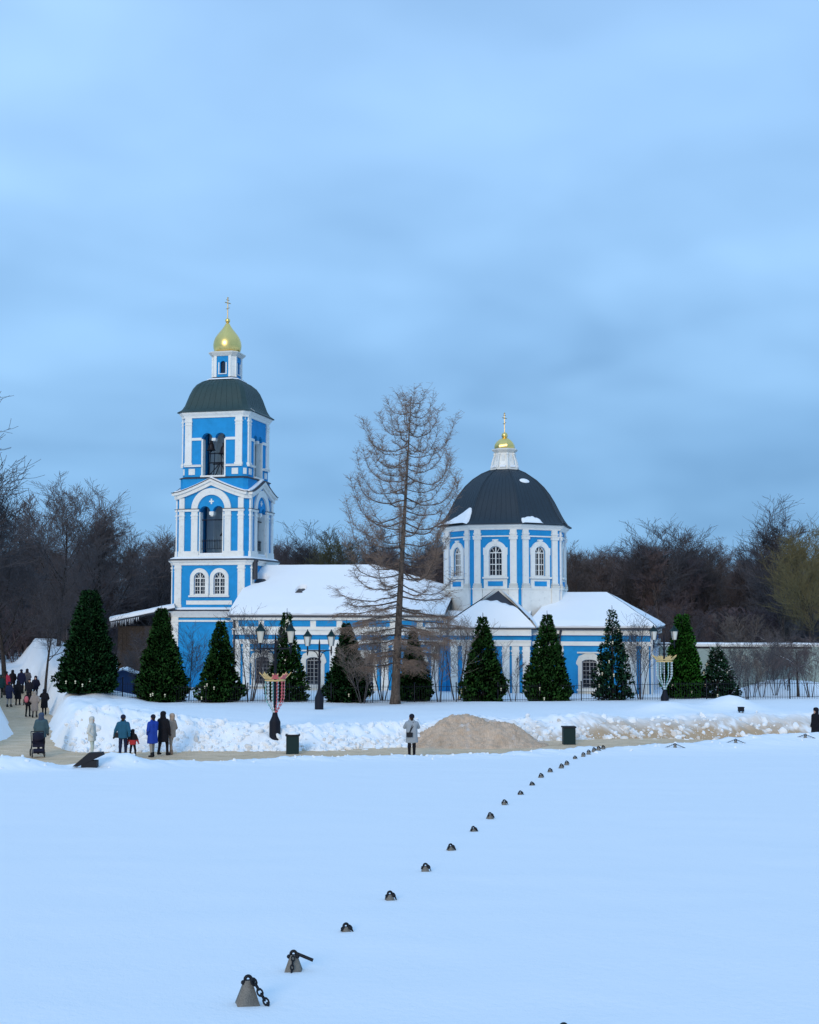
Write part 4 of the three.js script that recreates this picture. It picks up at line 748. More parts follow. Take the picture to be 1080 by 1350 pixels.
// ------------------------------------------------------------------ bare trees
class Wood { // collects tapered tubes
  constructor() { this.p = []; this.n = []; this.i = []; }
  tube(pts, radii, sides) {
    const base = this.p.length / 3, up = V3(0, 0, 0), side = V3(0, 0, 0), tan = V3(0, 0, 0);
    for (let k = 0; k < pts.length; k++) {
      tan.copy(pts[Math.min(k + 1, pts.length - 1)]).sub(pts[Math.max(k - 1, 0)]).normalize();
      side.set(0.3, Math.abs(tan.y) > 0.9 ? 0 : 1, Math.abs(tan.y) > 0.9 ? 1 : 0.1).cross(tan).normalize(); up.copy(tan).cross(side);
      for (let s = 0; s < sides; s++) { const a = s / sides * Math.PI * 2, c = Math.cos(a), t = Math.sin(a), nx = side.x * c + up.x * t, ny = side.y * c + up.y * t, nz = side.z * c + up.z * t; this.p.push(pts[k].x + nx * radii[k], pts[k].y + ny * radii[k], pts[k].z + nz * radii[k]); this.n.push(nx, ny, nz); }
    }
    for (let k = 0; k < pts.length - 1; k++) for (let s = 0; s < sides; s++) { const a = base + k * sides + s, b = base + k * sides + (s + 1) % sides; this.i.push(a, b, a + sides, b, b + sides, a + sides); }
  }
  geometry() { const g = new THREE.BufferGeometry(); g.setAttribute('position', new THREE.Float32BufferAttribute(this.p, 3)); g.setAttribute('normal', new THREE.Float32BufferAttribute(this.n, 3)); g.setIndex(this.i); const uv = new Float32Array(this.p.length / 3 * 2); for (let k = 0; k < uv.length / 2; k++) { uv[2 * k] = this.p[3 * k] + this.p[3 * k + 2]; uv[2 * k + 1] = this.p[3 * k + 1] * 0.35; } g.setAttribute('uv', new THREE.BufferAttribute(uv, 2)); return g; }
}
function growTree(seed, o) { // returns { trunk, crown, snow } geometries of a bare broadleaf of height o.h
  const r = rng(seed), trunk = new Wood(), crown = new Wood(), snow = new Wood();
  const levels = o.levels ?? 4;
  const grow = (pos, dir, len, rad, lv) => {
    const n = lv === 0 ? 9 : lv === 1 ? 7 : lv === 2 ? 4 : 2, pts = [pos.clone()], rads = [rad], d = dir.clone(), p = pos.clone();
    for (let k = 1; k <= n; k++) {
      const wob = lv === 0 ? o.bend ?? 0.06 : 0.2;
      d.x += (r() - 0.5) * wob * 2; d.z += (r() - 0.5) * wob * 2; d.y += (r() - 0.5) * wob + (lv > 0 ? (o.lift ?? 0.09) : 0.03) * (o.droop && lv >= 2 ? -o.droop : 1);
      d.normalize(); p.addScaledVector(d, len / n); pts.push(p.clone());
      rads.push(Math.max(o.tip ?? 0.008, rad * (1 - (lv === 0 ? 0.82 : 0.78) * k / n)));
    }
    (lv < 2 ? trunk : crown).tube(pts, rads, lv === 0 ? 8 : lv === 1 ? 5 : 3);
    if (o.snow && lv >= 1 && lv <= o.snow && Math.abs(d.y) < 0.75 && r() < 0.45) { const c = Math.min(pts.length - 1, 2 + Math.floor(r() * pts.length)); snow.tube(pts.slice(0, c + 1).map((q, k) => V3(q.x, q.y + rads[k] * 0.8, q.z)), rads.slice(0, c + 1).map((q) => q * 0.7 + 0.006), 4); }
    if (lv >= levels) return;
    const kids = (o.kids ?? [13, 8, 7, 5])[lv], from = lv === 0 ? o.fork ?? 0.3 : 0.15;
    for (let k = 0; k < kids; k++) {
      const t = from + (1 - from) * (k + r() * 0.9) / kids, f = t * n, a = Math.min(n - 1, Math.floor(f)), q = pts[a].clone().lerp(pts[a + 1], f - a);
      const along = pts[a + 1].clone().sub(pts[a]).normalize(), az = r() * Math.PI * 2, tilt = (lv === 0 ? mix(o.spread ?? 1.0, 0.45, (t - from) / (1 - from)) : 0.75) * (0.75 + 0.5 * r());
      const s = V3(Math.cos(az), 0, Math.sin(az)); s.addScaledVector(along, -s.dot(along)).normalize();
      const nd = along.clone().multiplyScalar(Math.cos(tilt)).addScaledVector(s, Math.sin(tilt)).normalize();
      const ratio = lv === 0 ? (o.limb ?? 0.5) * (1.15 - 0.75 * (t - from) / (1 - from)) : lv === 1 ? 0.46 : lv === 2 ? 0.48 : 0.6;
      grow(q, nd, len * ratio * (0.7 + 0.6 * r()), Math.max(o.tip ?? 0.008, rads[a] * (lv === 0 ? 0.42 : 0.5)), lv + 1);
    }
  };
  if (o.stems) for (let k = 0; k < o.stems; k++) { const a = r() * 6.28; grow(V3(Math.cos(a) * 0.12, 0, Math.sin(a) * 0.12), V3(Math.cos(a) * o.lean, 1, Math.sin(a) * o.lean).normalize(), o.h * (0.7 + 0.4 * r()), o.rad * (0.6 + 0.5 * r()), 0); }
  else grow(V3(0, -0.4, 0), V3(o.tilt ?? 0, 1, 0).normalize(), o.h * 0.93, o.rad, 0);
  const out = { trunk: trunk.geometry(), crown: crown.geometry(), snow: o.snow ? snow.geometry() : null };
  out.crown.computeBoundingBox(); const k = o.h / out.crown.boundingBox.max.y; for (const g of Object.values(out)) if (g) g.scale(k, k, k);
  return out;
}
function bareTree(name, label, group, geo, mats, [x, y, z], turn = 0, scale = 1) {
  const t = thing(name, label, name.includes('shrub') ? 'shrub' : 'tree', [x, y, z], turn, group); t.scale.setScalar(scale);
  mesh('trunk', geo.trunk, mats[0], t); mesh('crown', geo.crown, mats[1], t);
  if (geo.snow && geo.snow.attributes.position.count) mesh('branch_snow', geo.snow, M.snow, t);
  return t;
}
const wood = [
  growTree(11, { h: 15, rad: 0.24, tip: 0.009, fork: 0.28, kids: [16, 9, 8, 6], limb: 0.42 }),
  growTree(23, { h: 15, rad: 0.2, tip: 0.009, fork: 0.2, kids: [18, 9, 7, 6], limb: 0.36, spread: 0.8 }),
  growTree(37, { h: 15, rad: 0.22, tip: 0.009, fork: 0.4, kids: [14, 10, 8, 6], limb: 0.5, spread: 1.15 }),
  growTree(41, { h: 15, rad: 0.18, tip: 0.009, fork: 0.12, kids: [20, 8, 7, 6], limb: 0.3, spread: 0.75 }),
];
const bold = [[12, { h: 15, rad: 0.22, tip: 0.013, fork: 0.34, kids: [15, 8, 7, 5], limb: 0.44, spread: 0.85, lift: 0.12 }], [27, { h: 15, rad: 0.2, tip: 0.013, fork: 0.3, kids: [14, 8, 6, 5], limb: 0.4, spread: 0.7, lift: 0.14 }], [35, { h: 15, rad: 0.22, tip: 0.013, fork: 0.4, kids: [14, 9, 7, 5], limb: 0.5, spread: 0.95, lift: 0.13 }], [45, { h: 15, rad: 0.17, tip: 0.013, fork: 0.25, kids: [16, 7, 6, 5], limb: 0.32, spread: 0.65, lift: 0.14 }]].map(([k, o]) => growTree(k, o));
const snowyWood = growTree(53, { h: 15, rad: 0.3, tip: 0.012, fork: 0.18, kids: [13, 8, 7, 5], limb: 0.52, spread: 1.2, snow: 2 });
const barks = [[M.bark, M.twig], [M.bark, M.twigDark], [M.bark, M.twigRed], [M.bark, M.twigOlive]];
const backY = (x, d) => landY(x, d) - 0.3;
// the trees whose crowns can be told apart against the sky: [pixel column, distance, height, shape, bark, label]
const tall = [
  [-52, 92, 20.5, 2, 1, 'tall dark bare tree at the path side, its crown far above the others'], [12, 100, 15.0, 0, 1, 'dark bare tree overhanging the walkers on the path'], [-12, 112, 17, 0, 1, 'dark bare tree behind the walkers on the path'],
  [78, 112, 15.2, 1, 0, 'slender brown bare tree beside the wide conifer'], [138, 110, 15.6, 2, 0, 'open crowned bare tree rising above the wide conifer'], [112, 120, 14, 3, 2, 'thin reddish bare tree between the wide conifer and the wooden shed'],
  [200, 124, 13.5, 1, 0, 'brown bare tree behind the wooden shed'], [55, 125, 14.5, 3, 2, 'reddish bare tree standing far behind the path'], [222, 132, 14, 0, 2, 'reddish bare tree just beside the bell tower wall'],
  [395, 130, 15.2, 2, 1, 'dark bare tree behind the refectory roof next to the tower'], [425, 138, 15.6, 0, 1, 'dark bare tree over the middle of the refectory ridge'], [455, 126, 14.2, 1, 3, 'olive brown bare tree behind the refectory ridge end'], [487, 124, 14.5, 3, 2, 'reddish bare tree behind the larch trunk'], [565, 128, 14, 3, 2, 'reddish bare tree between the larch and the dome'],
  [762, 140, 13.8, 1, 0, 'brown bare tree just beside the octagon under the dome'], [800, 136, 12.6, 3, 2, 'thin reddish bare tree above the altar roof'], [845, 132, 15.4, 2, 1, 'round headed bare tree above the bright green conifer'], [875, 135, 16, 0, 1, 'tall bare tree above the bright green conifer'], [918, 138, 15.2, 2, 1, 'spreading bare tree right of the bright green conifer'],
  [960, 142, 14.2, 1, 2, 'reddish bare tree over the small snowy conifer'], [1000, 130, 12.5, 3, 0, 'slim brown bare tree behind the garden wall'], [1032, 118, 16.4, 2, 1, 'tall dark round headed bare tree behind the garden wall'], [1072, 105, 12.6, 1, 3, 'olive brown bare tree at the end of the garden wall'], [1095, 112, 14, 0, 3, 'olive tinted bare tree beyond the garden wall'],
];
tall.forEach(([px, d, h, k, b, label], i) => { const x = aheadX(px, 780, d); bareTree('bare_tree', label, 'bare trees behind the church', bold[k], barks[b], [x, backY(x, d), -d], i * 1.7, h / 15).scale.multiply(V3(1.28, 1, 1.28)); });
{
  const x = aheadX(60, 860, 96); bareTree('bare_tree', 'low branched bare tree growing from the snow bank beside the wide conifer', 'bare trees behind the church', wood[2], barks[1], [x, backY(x, 96), -96], 2.1, 0.72);
  const x2 = aheadX(185, 860, 92); bareTree('bare_tree', 'low bare tree with snowy limbs in front of the wooden shed', 'bare trees behind the church', snowyWood, barks[1], [x2, -0.6, -92], 0.4, 0.38);
  const x3 = aheadX(1020, 860, 90); bareTree('bare_tree', 'low bare tree with snowy limbs in front of the garden wall', 'bare trees behind the church', snowyWood, barks[0], [x3, -0.3, -90], 4.4, 0.36);
}
{ // the wood beyond, one mass of trunks, crowns and undergrowth
  const under = growTree(61, { h: 5, rad: 0.07, tip: 0.012, stems: 5, lean: 0.35, fork: 0.05, kids: [10, 7, 6], levels: 3, limb: 0.42, spread: 0.7 });
  const join = (g) => mergeGeometries([g.trunk, g.crown]);
  const place = (name, geo, mat, n, d0, d1, h0, h1, span, seed) => {
    const r = rng(seed), m = new THREE.InstancedMesh(geo, mat, n), q = new THREE.Object3D();
    for (let i = 0; i < n; i++) {
      const d = mix(d0, d1, r()), x = (r() * 2 - 1) * span * d; q.position.set(x, backY(x, d), -d); q.rotation.y = r() * 6.28; const s = mix(h0, h1, r() * r() * 0.6 + r() * 0.4); q.scale.set(s * (0.85 + 0.3 * r()), s, s * (0.85 + 0.3 * r())); q.updateMatrix(); m.setMatrixAt(i, q.matrix);
      const c = 0.75 + 0.5 * r(); m.setColorAt(i, new THREE.Color().setRGB(c * (0.92 + 0.18 * r()), c, c * (0.95 + 0.2 * r())));
    }
    m.name = numbered(name); m.castShadow = m.receiveShadow = true; m.userData = { kind: 'stuff', label: 'dense brown winter wood behind the church', category: 'wood' }; scene.add(m);
  };
  [[0, M.twig, 130, 138, 230, 0.84, 1.06], [3, M.twigRed, 150, 126, 220, 0.74, 0.98], [1, M.twigDark, 130, 138, 230, 0.84, 1.06]].forEach(([k, mat, n, ...a], i) => { place('distant_wood', wood[k].crown, mat, n, ...a, 0.42, 50 + i); place('distant_trunks', wood[k].trunk, M.trunkPale, n, ...a, 0.42, 50 + i); });
  place('undergrowth', join(under), M.twig, 420, 116, 210, 0.9, 1.7, 0.42, 61); place('undergrowth', join(under), M.twigDark, 320, 118, 210, 0.9, 1.8, 0.42, 62);
}
// ------------------------------------------------------------------ larch
{
  const r = rng(909), tr = new Wood(), cr = new Wood(), lb = new Wood(), H = 18.3, d = 78.6, x = aheadX(521, 928, d);
  const axis = (t) => V3(0.12 * Math.sin(t * 2.2) + 0.85 * t ** 1.4, H * t, 0.1 * Math.sin(t * 3));
  const pts = [], rad = []; for (let k = 0; k <= 24; k++) { pts.push(axis(k / 24)); rad.push(0.27 * (1 - k / 24) ** 1.15 + 0.015 + (k === 0 ? 0.09 : 0)); }
  tr.tube(pts, rad, 10);
  const spray = (p, dir, len, droop) => { // a side shoot with its own short shoots
    const a = r() * 6.28, d2 = dir.clone().multiplyScalar(0.45).add(V3(Math.cos(a) * 0.75, (r() - 0.3) * 0.9 - droop, Math.sin(a) * 0.75)).normalize(), l = len * (0.5 + r());
    const m1 = p.clone().addScaledVector(d2, l * 0.5), m2 = m1.clone().addScaledVector(d2, l * 0.5).add(V3(0, (0.16 - droop * 0.5) * l, 0));
    cr.tube([p, m1, m2], [0.009, 0.0075, 0.005], 3);
    for (let s = 0; s < 4; s++) { const b = r() * 6.28, l2 = l * (0.25 + 0.35 * r()), e = (r() < 0.4 ? p.clone().lerp(m1, r()) : m1.clone().lerp(m2, r())), f = e.clone().add(V3(Math.cos(b) * l2, (r() - 0.3 - droop) * l2, Math.sin(b) * l2)); cr.tube([e, f], [0.0065, 0.0045], 3); }
  };
  const N = 104;
  for (let k = 0; k < N; k++) {
    const t = 0.13 + 0.86 * (k + r()) / N, base = axis(t), az = k * 2.4 + r() * 0.9;
    const width = interp([[0.13, 2.2], [0.24, 3.4], [0.35, 3.7], [0.5, 3.5], [0.62, 3.3], [0.75, 3.1], [0.84, 2.75], [0.91, 2.1], [0.96, 1.4], [1, 0.6]], t) * (0.68 + 0.45 * r());
    const low = smooth(0.46, 0.3, t), c = Math.cos(az), s = Math.sin(az), n = 9, bp = [base], br = [0.062 * (1 - t * 0.55) * (0.6 + 0.6 * r())], sag = 0.10 + 0.2 * r(), up = 0.4 + 0.45 * r(), kink = (r() - 0.5) * 0.9;
    for (let i = 1; i <= n; i++) {
      const f = i / n, out = width * Math.sin(f * 1.3) / Math.sin(1.3), lift = mix(width * up * f ** 2.2 - sag * width * Math.sin(f * 2.9), width * (0.10 * f ** 2 - 0.22 * f), low), sw = kink * f * f * width * 0.4;
      bp.push(V3(base.x + c * out - s * sw + (r() - 0.5) * 0.12, base.y + lift + (r() - 0.5) * 0.1, base.z + s * out + c * sw + (r() - 0.5) * 0.12)); br.push(Math.max(0.008, br[0] * (1 - 0.85 * f)));
    }
    lb.tube(bp, br, 4);
    for (let i = 2; i <= n; i++) {
      const dir = bp[i].clone().sub(bp[i - 1]).normalize();
      for (let j = 0; j < Math.round((t > 0.9 ? 4 : t > 0.8 ? 7 : 10) * (0.35 + 0.9 * i / n)); j++) spray(bp[i - 1].clone().lerp(bp[i], r()), dir, mix(0.42, 0.55, low) * (0.55 + 0.6 * i / n), low * 0.5);
    }
  }
  for (let k = 0; k < 14; k++) spray(axis(0.93 + 0.07 * k / 14), V3(0, 1, 0), 0.45, -0.2);
  const larch = bareTree('larch_tree', 'tall leafless larch with upcurved branches in front of the church', undefined, { trunk: tr.geometry(), crown: cr.geometry() }, [M.larchBark, M.larchTwig], [x, landY(x, d) - 0.15, -d]);
  mesh('limbs', lb.geometry(), M.larchLimb, larch);
}
// ------------------------------------------------------------------ bare shrubs and saplings by the fence
{
  const sap = [growTree(71, { h: 4.6, rad: 0.05, tip: 0.006, stems: 2, lean: 0.22, fork: 0.25, kids: [9, 7, 6], levels: 3, limb: 0.5, spread: 0.75 }), growTree(79, { h: 4.6, rad: 0.045, tip: 0.006, stems: 4, lean: 0.28, fork: 0.25, kids: [8, 7, 6], levels: 3, limb: 0.45, spread: 0.6 })];
  const list = [[248, 5.2, 0, 84, M.twigDark, 'dark bare sapling with forked stems against the blue tower wall'], [330, 6.2, 1, 82, M.twigDark, 'many stemmed bare shrub at the corner of the refectory'], [352, 4.6, 0, 83.5, M.twigDark, 'thin bare sapling before the arched refectory window'], [478, 4.4, 1, 80, M.twigGrey, 'pale bare shrub beside the larch trunk'], [505, 5.6, 1, 83, M.twigRed, 'reddish bare shrub spreading behind the larch trunk'], [560, 6.0, 1, 83, M.twigGrey, 'grey twiggy shrub between the larch and the porch'], [580, 5.6, 0, 81.5, M.twigGrey, 'grey bare sapling leaning beside the porch'], [602, 6.4, 1, 83.5, M.twigGrey, 'tall grey twiggy sapling in front of the octagon corner'], [677, 4.2, 0, 81.5, M.twigDark, 'dark forked sapling between two conifers by the porch'], [845, 5.6, 1, 82, M.twigDark, 'many stemmed bare sapling at the altar end corner'], [985, 3.8, 0, 80.5, M.twigDark, 'dark crooked sapling with slanting stem by the garden wall'], [1005, 4.2, 0, 83, M.twigDark, 'two stemmed dark sapling by the garden wall'], [185, 3.6, 1, 83, M.twig, 'brown bare shrub beside the blue hut'], [968, 4.4, 1, 86, M.twigDark, 'dark twiggy shrub behind the snow dusted conifer'], [1022, 4.0, 1, 86, M.twig, 'brown twiggy shrub spread across the garden wall'], [1038, 4.6, 0, 88, M.twigDark, 'dark bare sapling close to the garden wall beside the weeping shrub'], [1068, 4.2, 1, 82.5, M.twigRed, 'reddish many stemmed shrub past the weeping shrub'], [992, 3.2, 1, 84, M.twigGrey, 'low grey shrub under the crooked sapling'], [1010, 3.4, 1, 93, M.twigDark, 'dark low shrub at the foot of the garden wall behind the mound'], [1045, 3.6, 1, 94, M.twigDark, 'dark wide shrub at the foot of the garden wall near its end'], [978, 3.4, 1, 93, M.twigDark, 'dark low shrub at the foot of the garden wall beside the conifer']];
  for (const [px, h, k, d, m, label] of list) { const x = aheadX(px, 900, d); bareTree('bare_shrub', label, 'bare saplings along the fence', sap[k], [M.twigDark, m], [x, landY(x, d) - 0.2, -d], px * 0.37, h / 4.6); }
  const weep = growTree(97, { h: 4.2, rad: 0.13, tip: 0.010, fork: 0.55, kids: [12, 9, 9], levels: 3, limb: 0.6, spread: 1.3, lift: 0.02, droop: 14, snow: 1 });
  const x = aheadX(1052, 900, 84); bareTree('bare_shrub', 'weeping brown shrub with drooping twigs and a little snow', 'bare saplings along the fence', weep, [M.bark, M.twigRed], [x, landY(x, 84) - 0.2, -84]);
}
// ------------------------------------------------------------------ evergreens
function growConifer(seed, { h, w, n, green, tone, gap = 0, snow = 0, pointy = 1, size = 0.15 }) {
  const r = rng(seed), pos = [], nor = [], cols = [], wd = new Wood();
  wd.tube([V3(0, -0.3, 0), V3(0, h * 0.5, 0), V3(0, h * 0.93, 0)], [0.11, 0.07, 0.015], 6);
  const a = V3(0, 0, 0), b = V3(0, 0, 0), c = V3(0, 0, 0), nn = V3(0, 0, 0);
  for (let k = 0; k < n; k++) {
    const t = 1 - Math.sqrt(1 - r() * 0.985), az = r() * 6.283, y = h * (0.015 + 0.985 * t);
    const edge = w / 2 * (Math.pow(1 - t, 0.85 * pointy) * 0.96 + 0.04) * Math.min(1, 0.72 + t * 2.2) * (1 + 0.28 * noise(Math.cos(az) * 1.6 + seed, y * 0.9, Math.sin(az) * 1.6) + 0.34 * noise(Math.cos(az) * 4, y * 2.6, Math.sin(az) * 4 + seed));
    if (gap && noise(Math.cos(az) * 3 + 5, y * 2.4, Math.sin(az) * 3 + seed) > 0.28 - gap) continue;
    const q = Math.pow(r(), 0.42), rr = edge * q, out = V3(Math.cos(az), 0, Math.sin(az)), p = V3(out.x * rr, y, out.z * rr);
    const shade = (0.65 + 0.7 * r()) * (0.9 + 0.5 * noise(p.x * 1.5 + seed, p.y * 1.2, p.z * 1.5)), warm = 0.8 + 0.4 * r();
    const isSnow = snow && r() < snow && q > 0.75;
    const cc = isSnow ? [0.8, 0.82, 0.85] : [green[0] * shade * warm, green[1] * shade, green[2] * shade];
    const frond = 3;
    for (let f = 0; f < frond; f++) { // flat sprays, fanned upwards and outwards
      const dir = out.clone().multiplyScalar(0.35 + 0.7 * r()).add(V3((r() - 0.5) * 1.2, tone + r() * 0.7, (r() - 0.5) * 1.2)).normalize(), l = size * (0.6 + 0.9 * r()) * (1.15 - 0.55 * t), wide = l * 0.24;
      nn.set(r() - 0.5, r() - 0.5, r() - 0.5).cross(dir).normalize();
      a.copy(p).addScaledVector(dir, l * 0.45).addScaledVector(nn, wide); b.copy(p).addScaledVector(dir, l); c.copy(p).addScaledVector(dir, l * 0.4).addScaledVector(nn, -wide);
      const N = nn.clone().cross(dir).normalize(); if (N.dot(out) < 0) N.negate();
      for (const v of [p, a, b, p, b, c]) { pos.push(v.x, v.y, v.z); nor.push(N.x, N.y, N.z); cols.push(...cc); }
    }
  }
  const g = new THREE.BufferGeometry(); g.setAttribute('position', new THREE.Float32BufferAttribute(pos, 3)); g.setAttribute('normal', new THREE.Float32BufferAttribute(nor, 3)); g.setAttribute('color', new THREE.Float32BufferAttribute(cols, 3));
  return { trunk: wd.geometry(), crown: g };
}
{
  const deep = [0.016, 0.060, 0.018], mid = [0.026, 0.084, 0.018], fresh = [0.030, 0.135, 0.016], bluish = [0.020, 0.070, 0.036];
  const list = [[117, 80, 7.0, 3.7, 101, deep, 0, 0, 'wide dark green conifer next to the small blue hut', 19000], [212, 81.5, 6.5, 3.4, 102, mid, 0, 0, 'dark green conical thuja in front of the tower base', 17000], [290, 81.5, 5.6, 2.9, 103, mid, 0.06, 0.004, 'dark conical thuja at the tower and refectory corner', 13000], [378, 82, 6.2, 2.8, 104, mid, 0.16, 0.01, 'ragged twin topped thuja behind the crowned lamp', 11000], [457, 81.5, 5.5, 3.0, 105, deep, 0.02, 0, 'full dark thuja beside the plain twin lantern lamp', 14000], [545, 82.5, 4.9, 2.5, 106, mid, 0.06, 0, 'conical thuja half hidden behind the larch trunk', 10000], [637, 81.5, 5.9, 3.1, 107, mid, 0.08, 0.003, 'conical thuja before the porch of the church', 13000], [722, 81.5, 6.0, 3.2, 108, mid, 0.08, 0.004, 'broad thuja covering the corner of the porch', 15000], [808, 81.5, 6.3, 2.8, 109, bluish, 0.3, 0.02, 'sparse open thuja beside the altar window', 9000], [901, 82.5, 5.9, 2.5, 110, fresh, 0, 0, 'bright green columnar conifer beside the crowned lamp', 13000], [946, 83, 3.7, 3.0, 111, bluish, 0.2, 0.06, 'small loose snow dusted conifer beside the bright green one', 7000]];
  for (const [px, d, h, w, seed, green, gap, snow, label, n] of list) {
    const x = aheadX(px, 900, d), y = landY(x, d) - 0.12, t = thing('conifer', label, 'conifer', [x, y, -d], seed, 'evergreens along the fence');
    const g = growConifer(seed, { h, w, n, green, tone: seed === 111 ? -0.2 : 0.25, gap, snow, pointy: seed === 110 ? 0.82 : seed === 101 ? 0.95 : 1.25 });
    mesh('trunk', g.trunk, M.bark, t); mesh('crown', g.crown, M.leaf, t);
    const r = rng(seed + 7), bulbs = [];
    for (let i = 0; i < (gap > 0.1 ? 16 : 8); i++) { const tt = gap > 0.1 ? r() * 0.8 : 0.04 + 0.16 * r(), az = r() * 6.28, rr = w / 2 * (1 - tt) * 0.98; bulbs.push(ball(0.055, Math.cos(az) * rr, h * tt + 0.1, Math.sin(az) * rr, 6), new THREE.ConeGeometry(0.05, 0.1, 6).translate(Math.cos(az) * rr, h * tt + 0.02, Math.sin(az) * rr)); }
    mesh('string_bulbs', bulbs, M.bulb, t);
  }
}
// ------------------------------------------------------------------ people
function surfaceNets(sdf, lo, hi, cell) { // sdf(x, y, z) -> distance; returns positions + index
  const nx = Math.ceil((hi[0] - lo[0]) / cell) + 1, ny = Math.ceil((hi[1] - lo[1]) / cell) + 1, nz = Math.ceil((hi[2] - lo[2]) / cell) + 1, f = new Float32Array(nx * ny * nz);
  for (let k = 0, o = 0; k < nz; k++) for (let j = 0; j < ny; j++) for (let i = 0; i < nx; i++, o++) f[o] = sdf(lo[0] + i * cell, lo[1] + j * cell, lo[2] + k * cell);
  const id = new Int32Array(nx * ny * nz).fill(-1), pos = [], idx = [], sx = 1, sy = nx, sz = nx * ny, off = [0, sx, sy, sx + sy, sz, sx + sz, sy + sz, sx + sy + sz];
  const edges = [[0, 1], [2, 3], [4, 5], [6, 7], [0, 2], [1, 3], [4, 6], [5, 7], [0, 4], [1, 5], [2, 6], [3, 7]];
  for (let k = 0; k < nz - 1; k++) for (let j = 0; j < ny - 1; j++) for (let i = 0; i < nx - 1; i++) {
    const o = i + j * sy + k * sz; let m = 0; for (let c = 0; c < 8; c++) if (f[o + off[c]] < 0) m |= 1 << c;
    if (m === 0 || m === 255) continue;
    let x = 0, y = 0, z = 0, n = 0;
    for (const [a, b] of edges) { const fa = f[o + off[a]], fb = f[o + off[b]]; if ((fa < 0) === (fb < 0)) continue; const t = fa / (fa - fb); x += mix(a & 1, b & 1, t); y += mix(a >> 1 & 1, b >> 1 & 1, t); z += mix(a >> 2, b >> 2, t); n++; }
    id[o] = pos.length / 3; pos.push(lo[0] + (i + x / n) * cell, lo[1] + (j + y / n) * cell, lo[2] + (k + z / n) * cell);
  }
  for (let k = 1; k < nz - 1; k++) for (let j = 1; j < ny - 1; j++) for (let i = 1; i < nx - 1; i++) {
    const o = i + j * sy + k * sz, a = f[o] < 0;
    const face = (q, u, v) => { if (a === (f[o + q] < 0)) return; const A = id[o], B = id[o - u], C = id[o - u - v], D = id[o - v]; if (A < 0 || B < 0 || C < 0 || D < 0) return; if (a) idx.push(A, B, C, A, C, D); else idx.push(A, C, B, A, D, C); };
    face(sx, sy, sz); face(sy, sz, sx); face(sz, sx, sy);
  }
  return { pos, idx };
}
const capsule = (p, b) => { const [ax, ay, az] = b.a, bx = b.b[0] - ax, by = b.b[1] - ay, bz = b.b[2] - az, px = p[0] - ax, py = p[1] - ay, pz = p[2] - az, t = clamp((px * bx + py * by + pz * bz) / (bx * bx + by * by + bz * bz + 1e-9)); return Math.hypot(px - bx * t, py - by * t, (pz - bz * t) * (b.flat ?? 1)) - mix(b.r, b.s ?? b.r, t); };
const smin = (a, b, k) => { const h = clamp(0.5 + 0.5 * (b - a) / k); return mix(b, a, h) - k * h * (1 - h); };
function fieldOf(bones) { // bones of one garment melt together; garments meet cleanly
  const tags = [...new Set(bones.map((b) => b.tag))], sets = tags.map((t) => bones.filter((b) => b.tag === t));
  return { at: (x, y, z) => { let best = 9, tg = tags[0]; const p = [x, y, z]; for (let s = 0; s < sets.length; s++) { let d = 9; for (const b of sets[s]) { let q = capsule(p, b); if (b.floor !== undefined) q = Math.max(q, b.floor - y); if (b.roof !== undefined) q = Math.max(q, y - b.roof); d = smin(d, q, b.k ?? 0.035); } if (d < best) { best = d; tg = tags[s]; } } return [best, tg]; } };
}
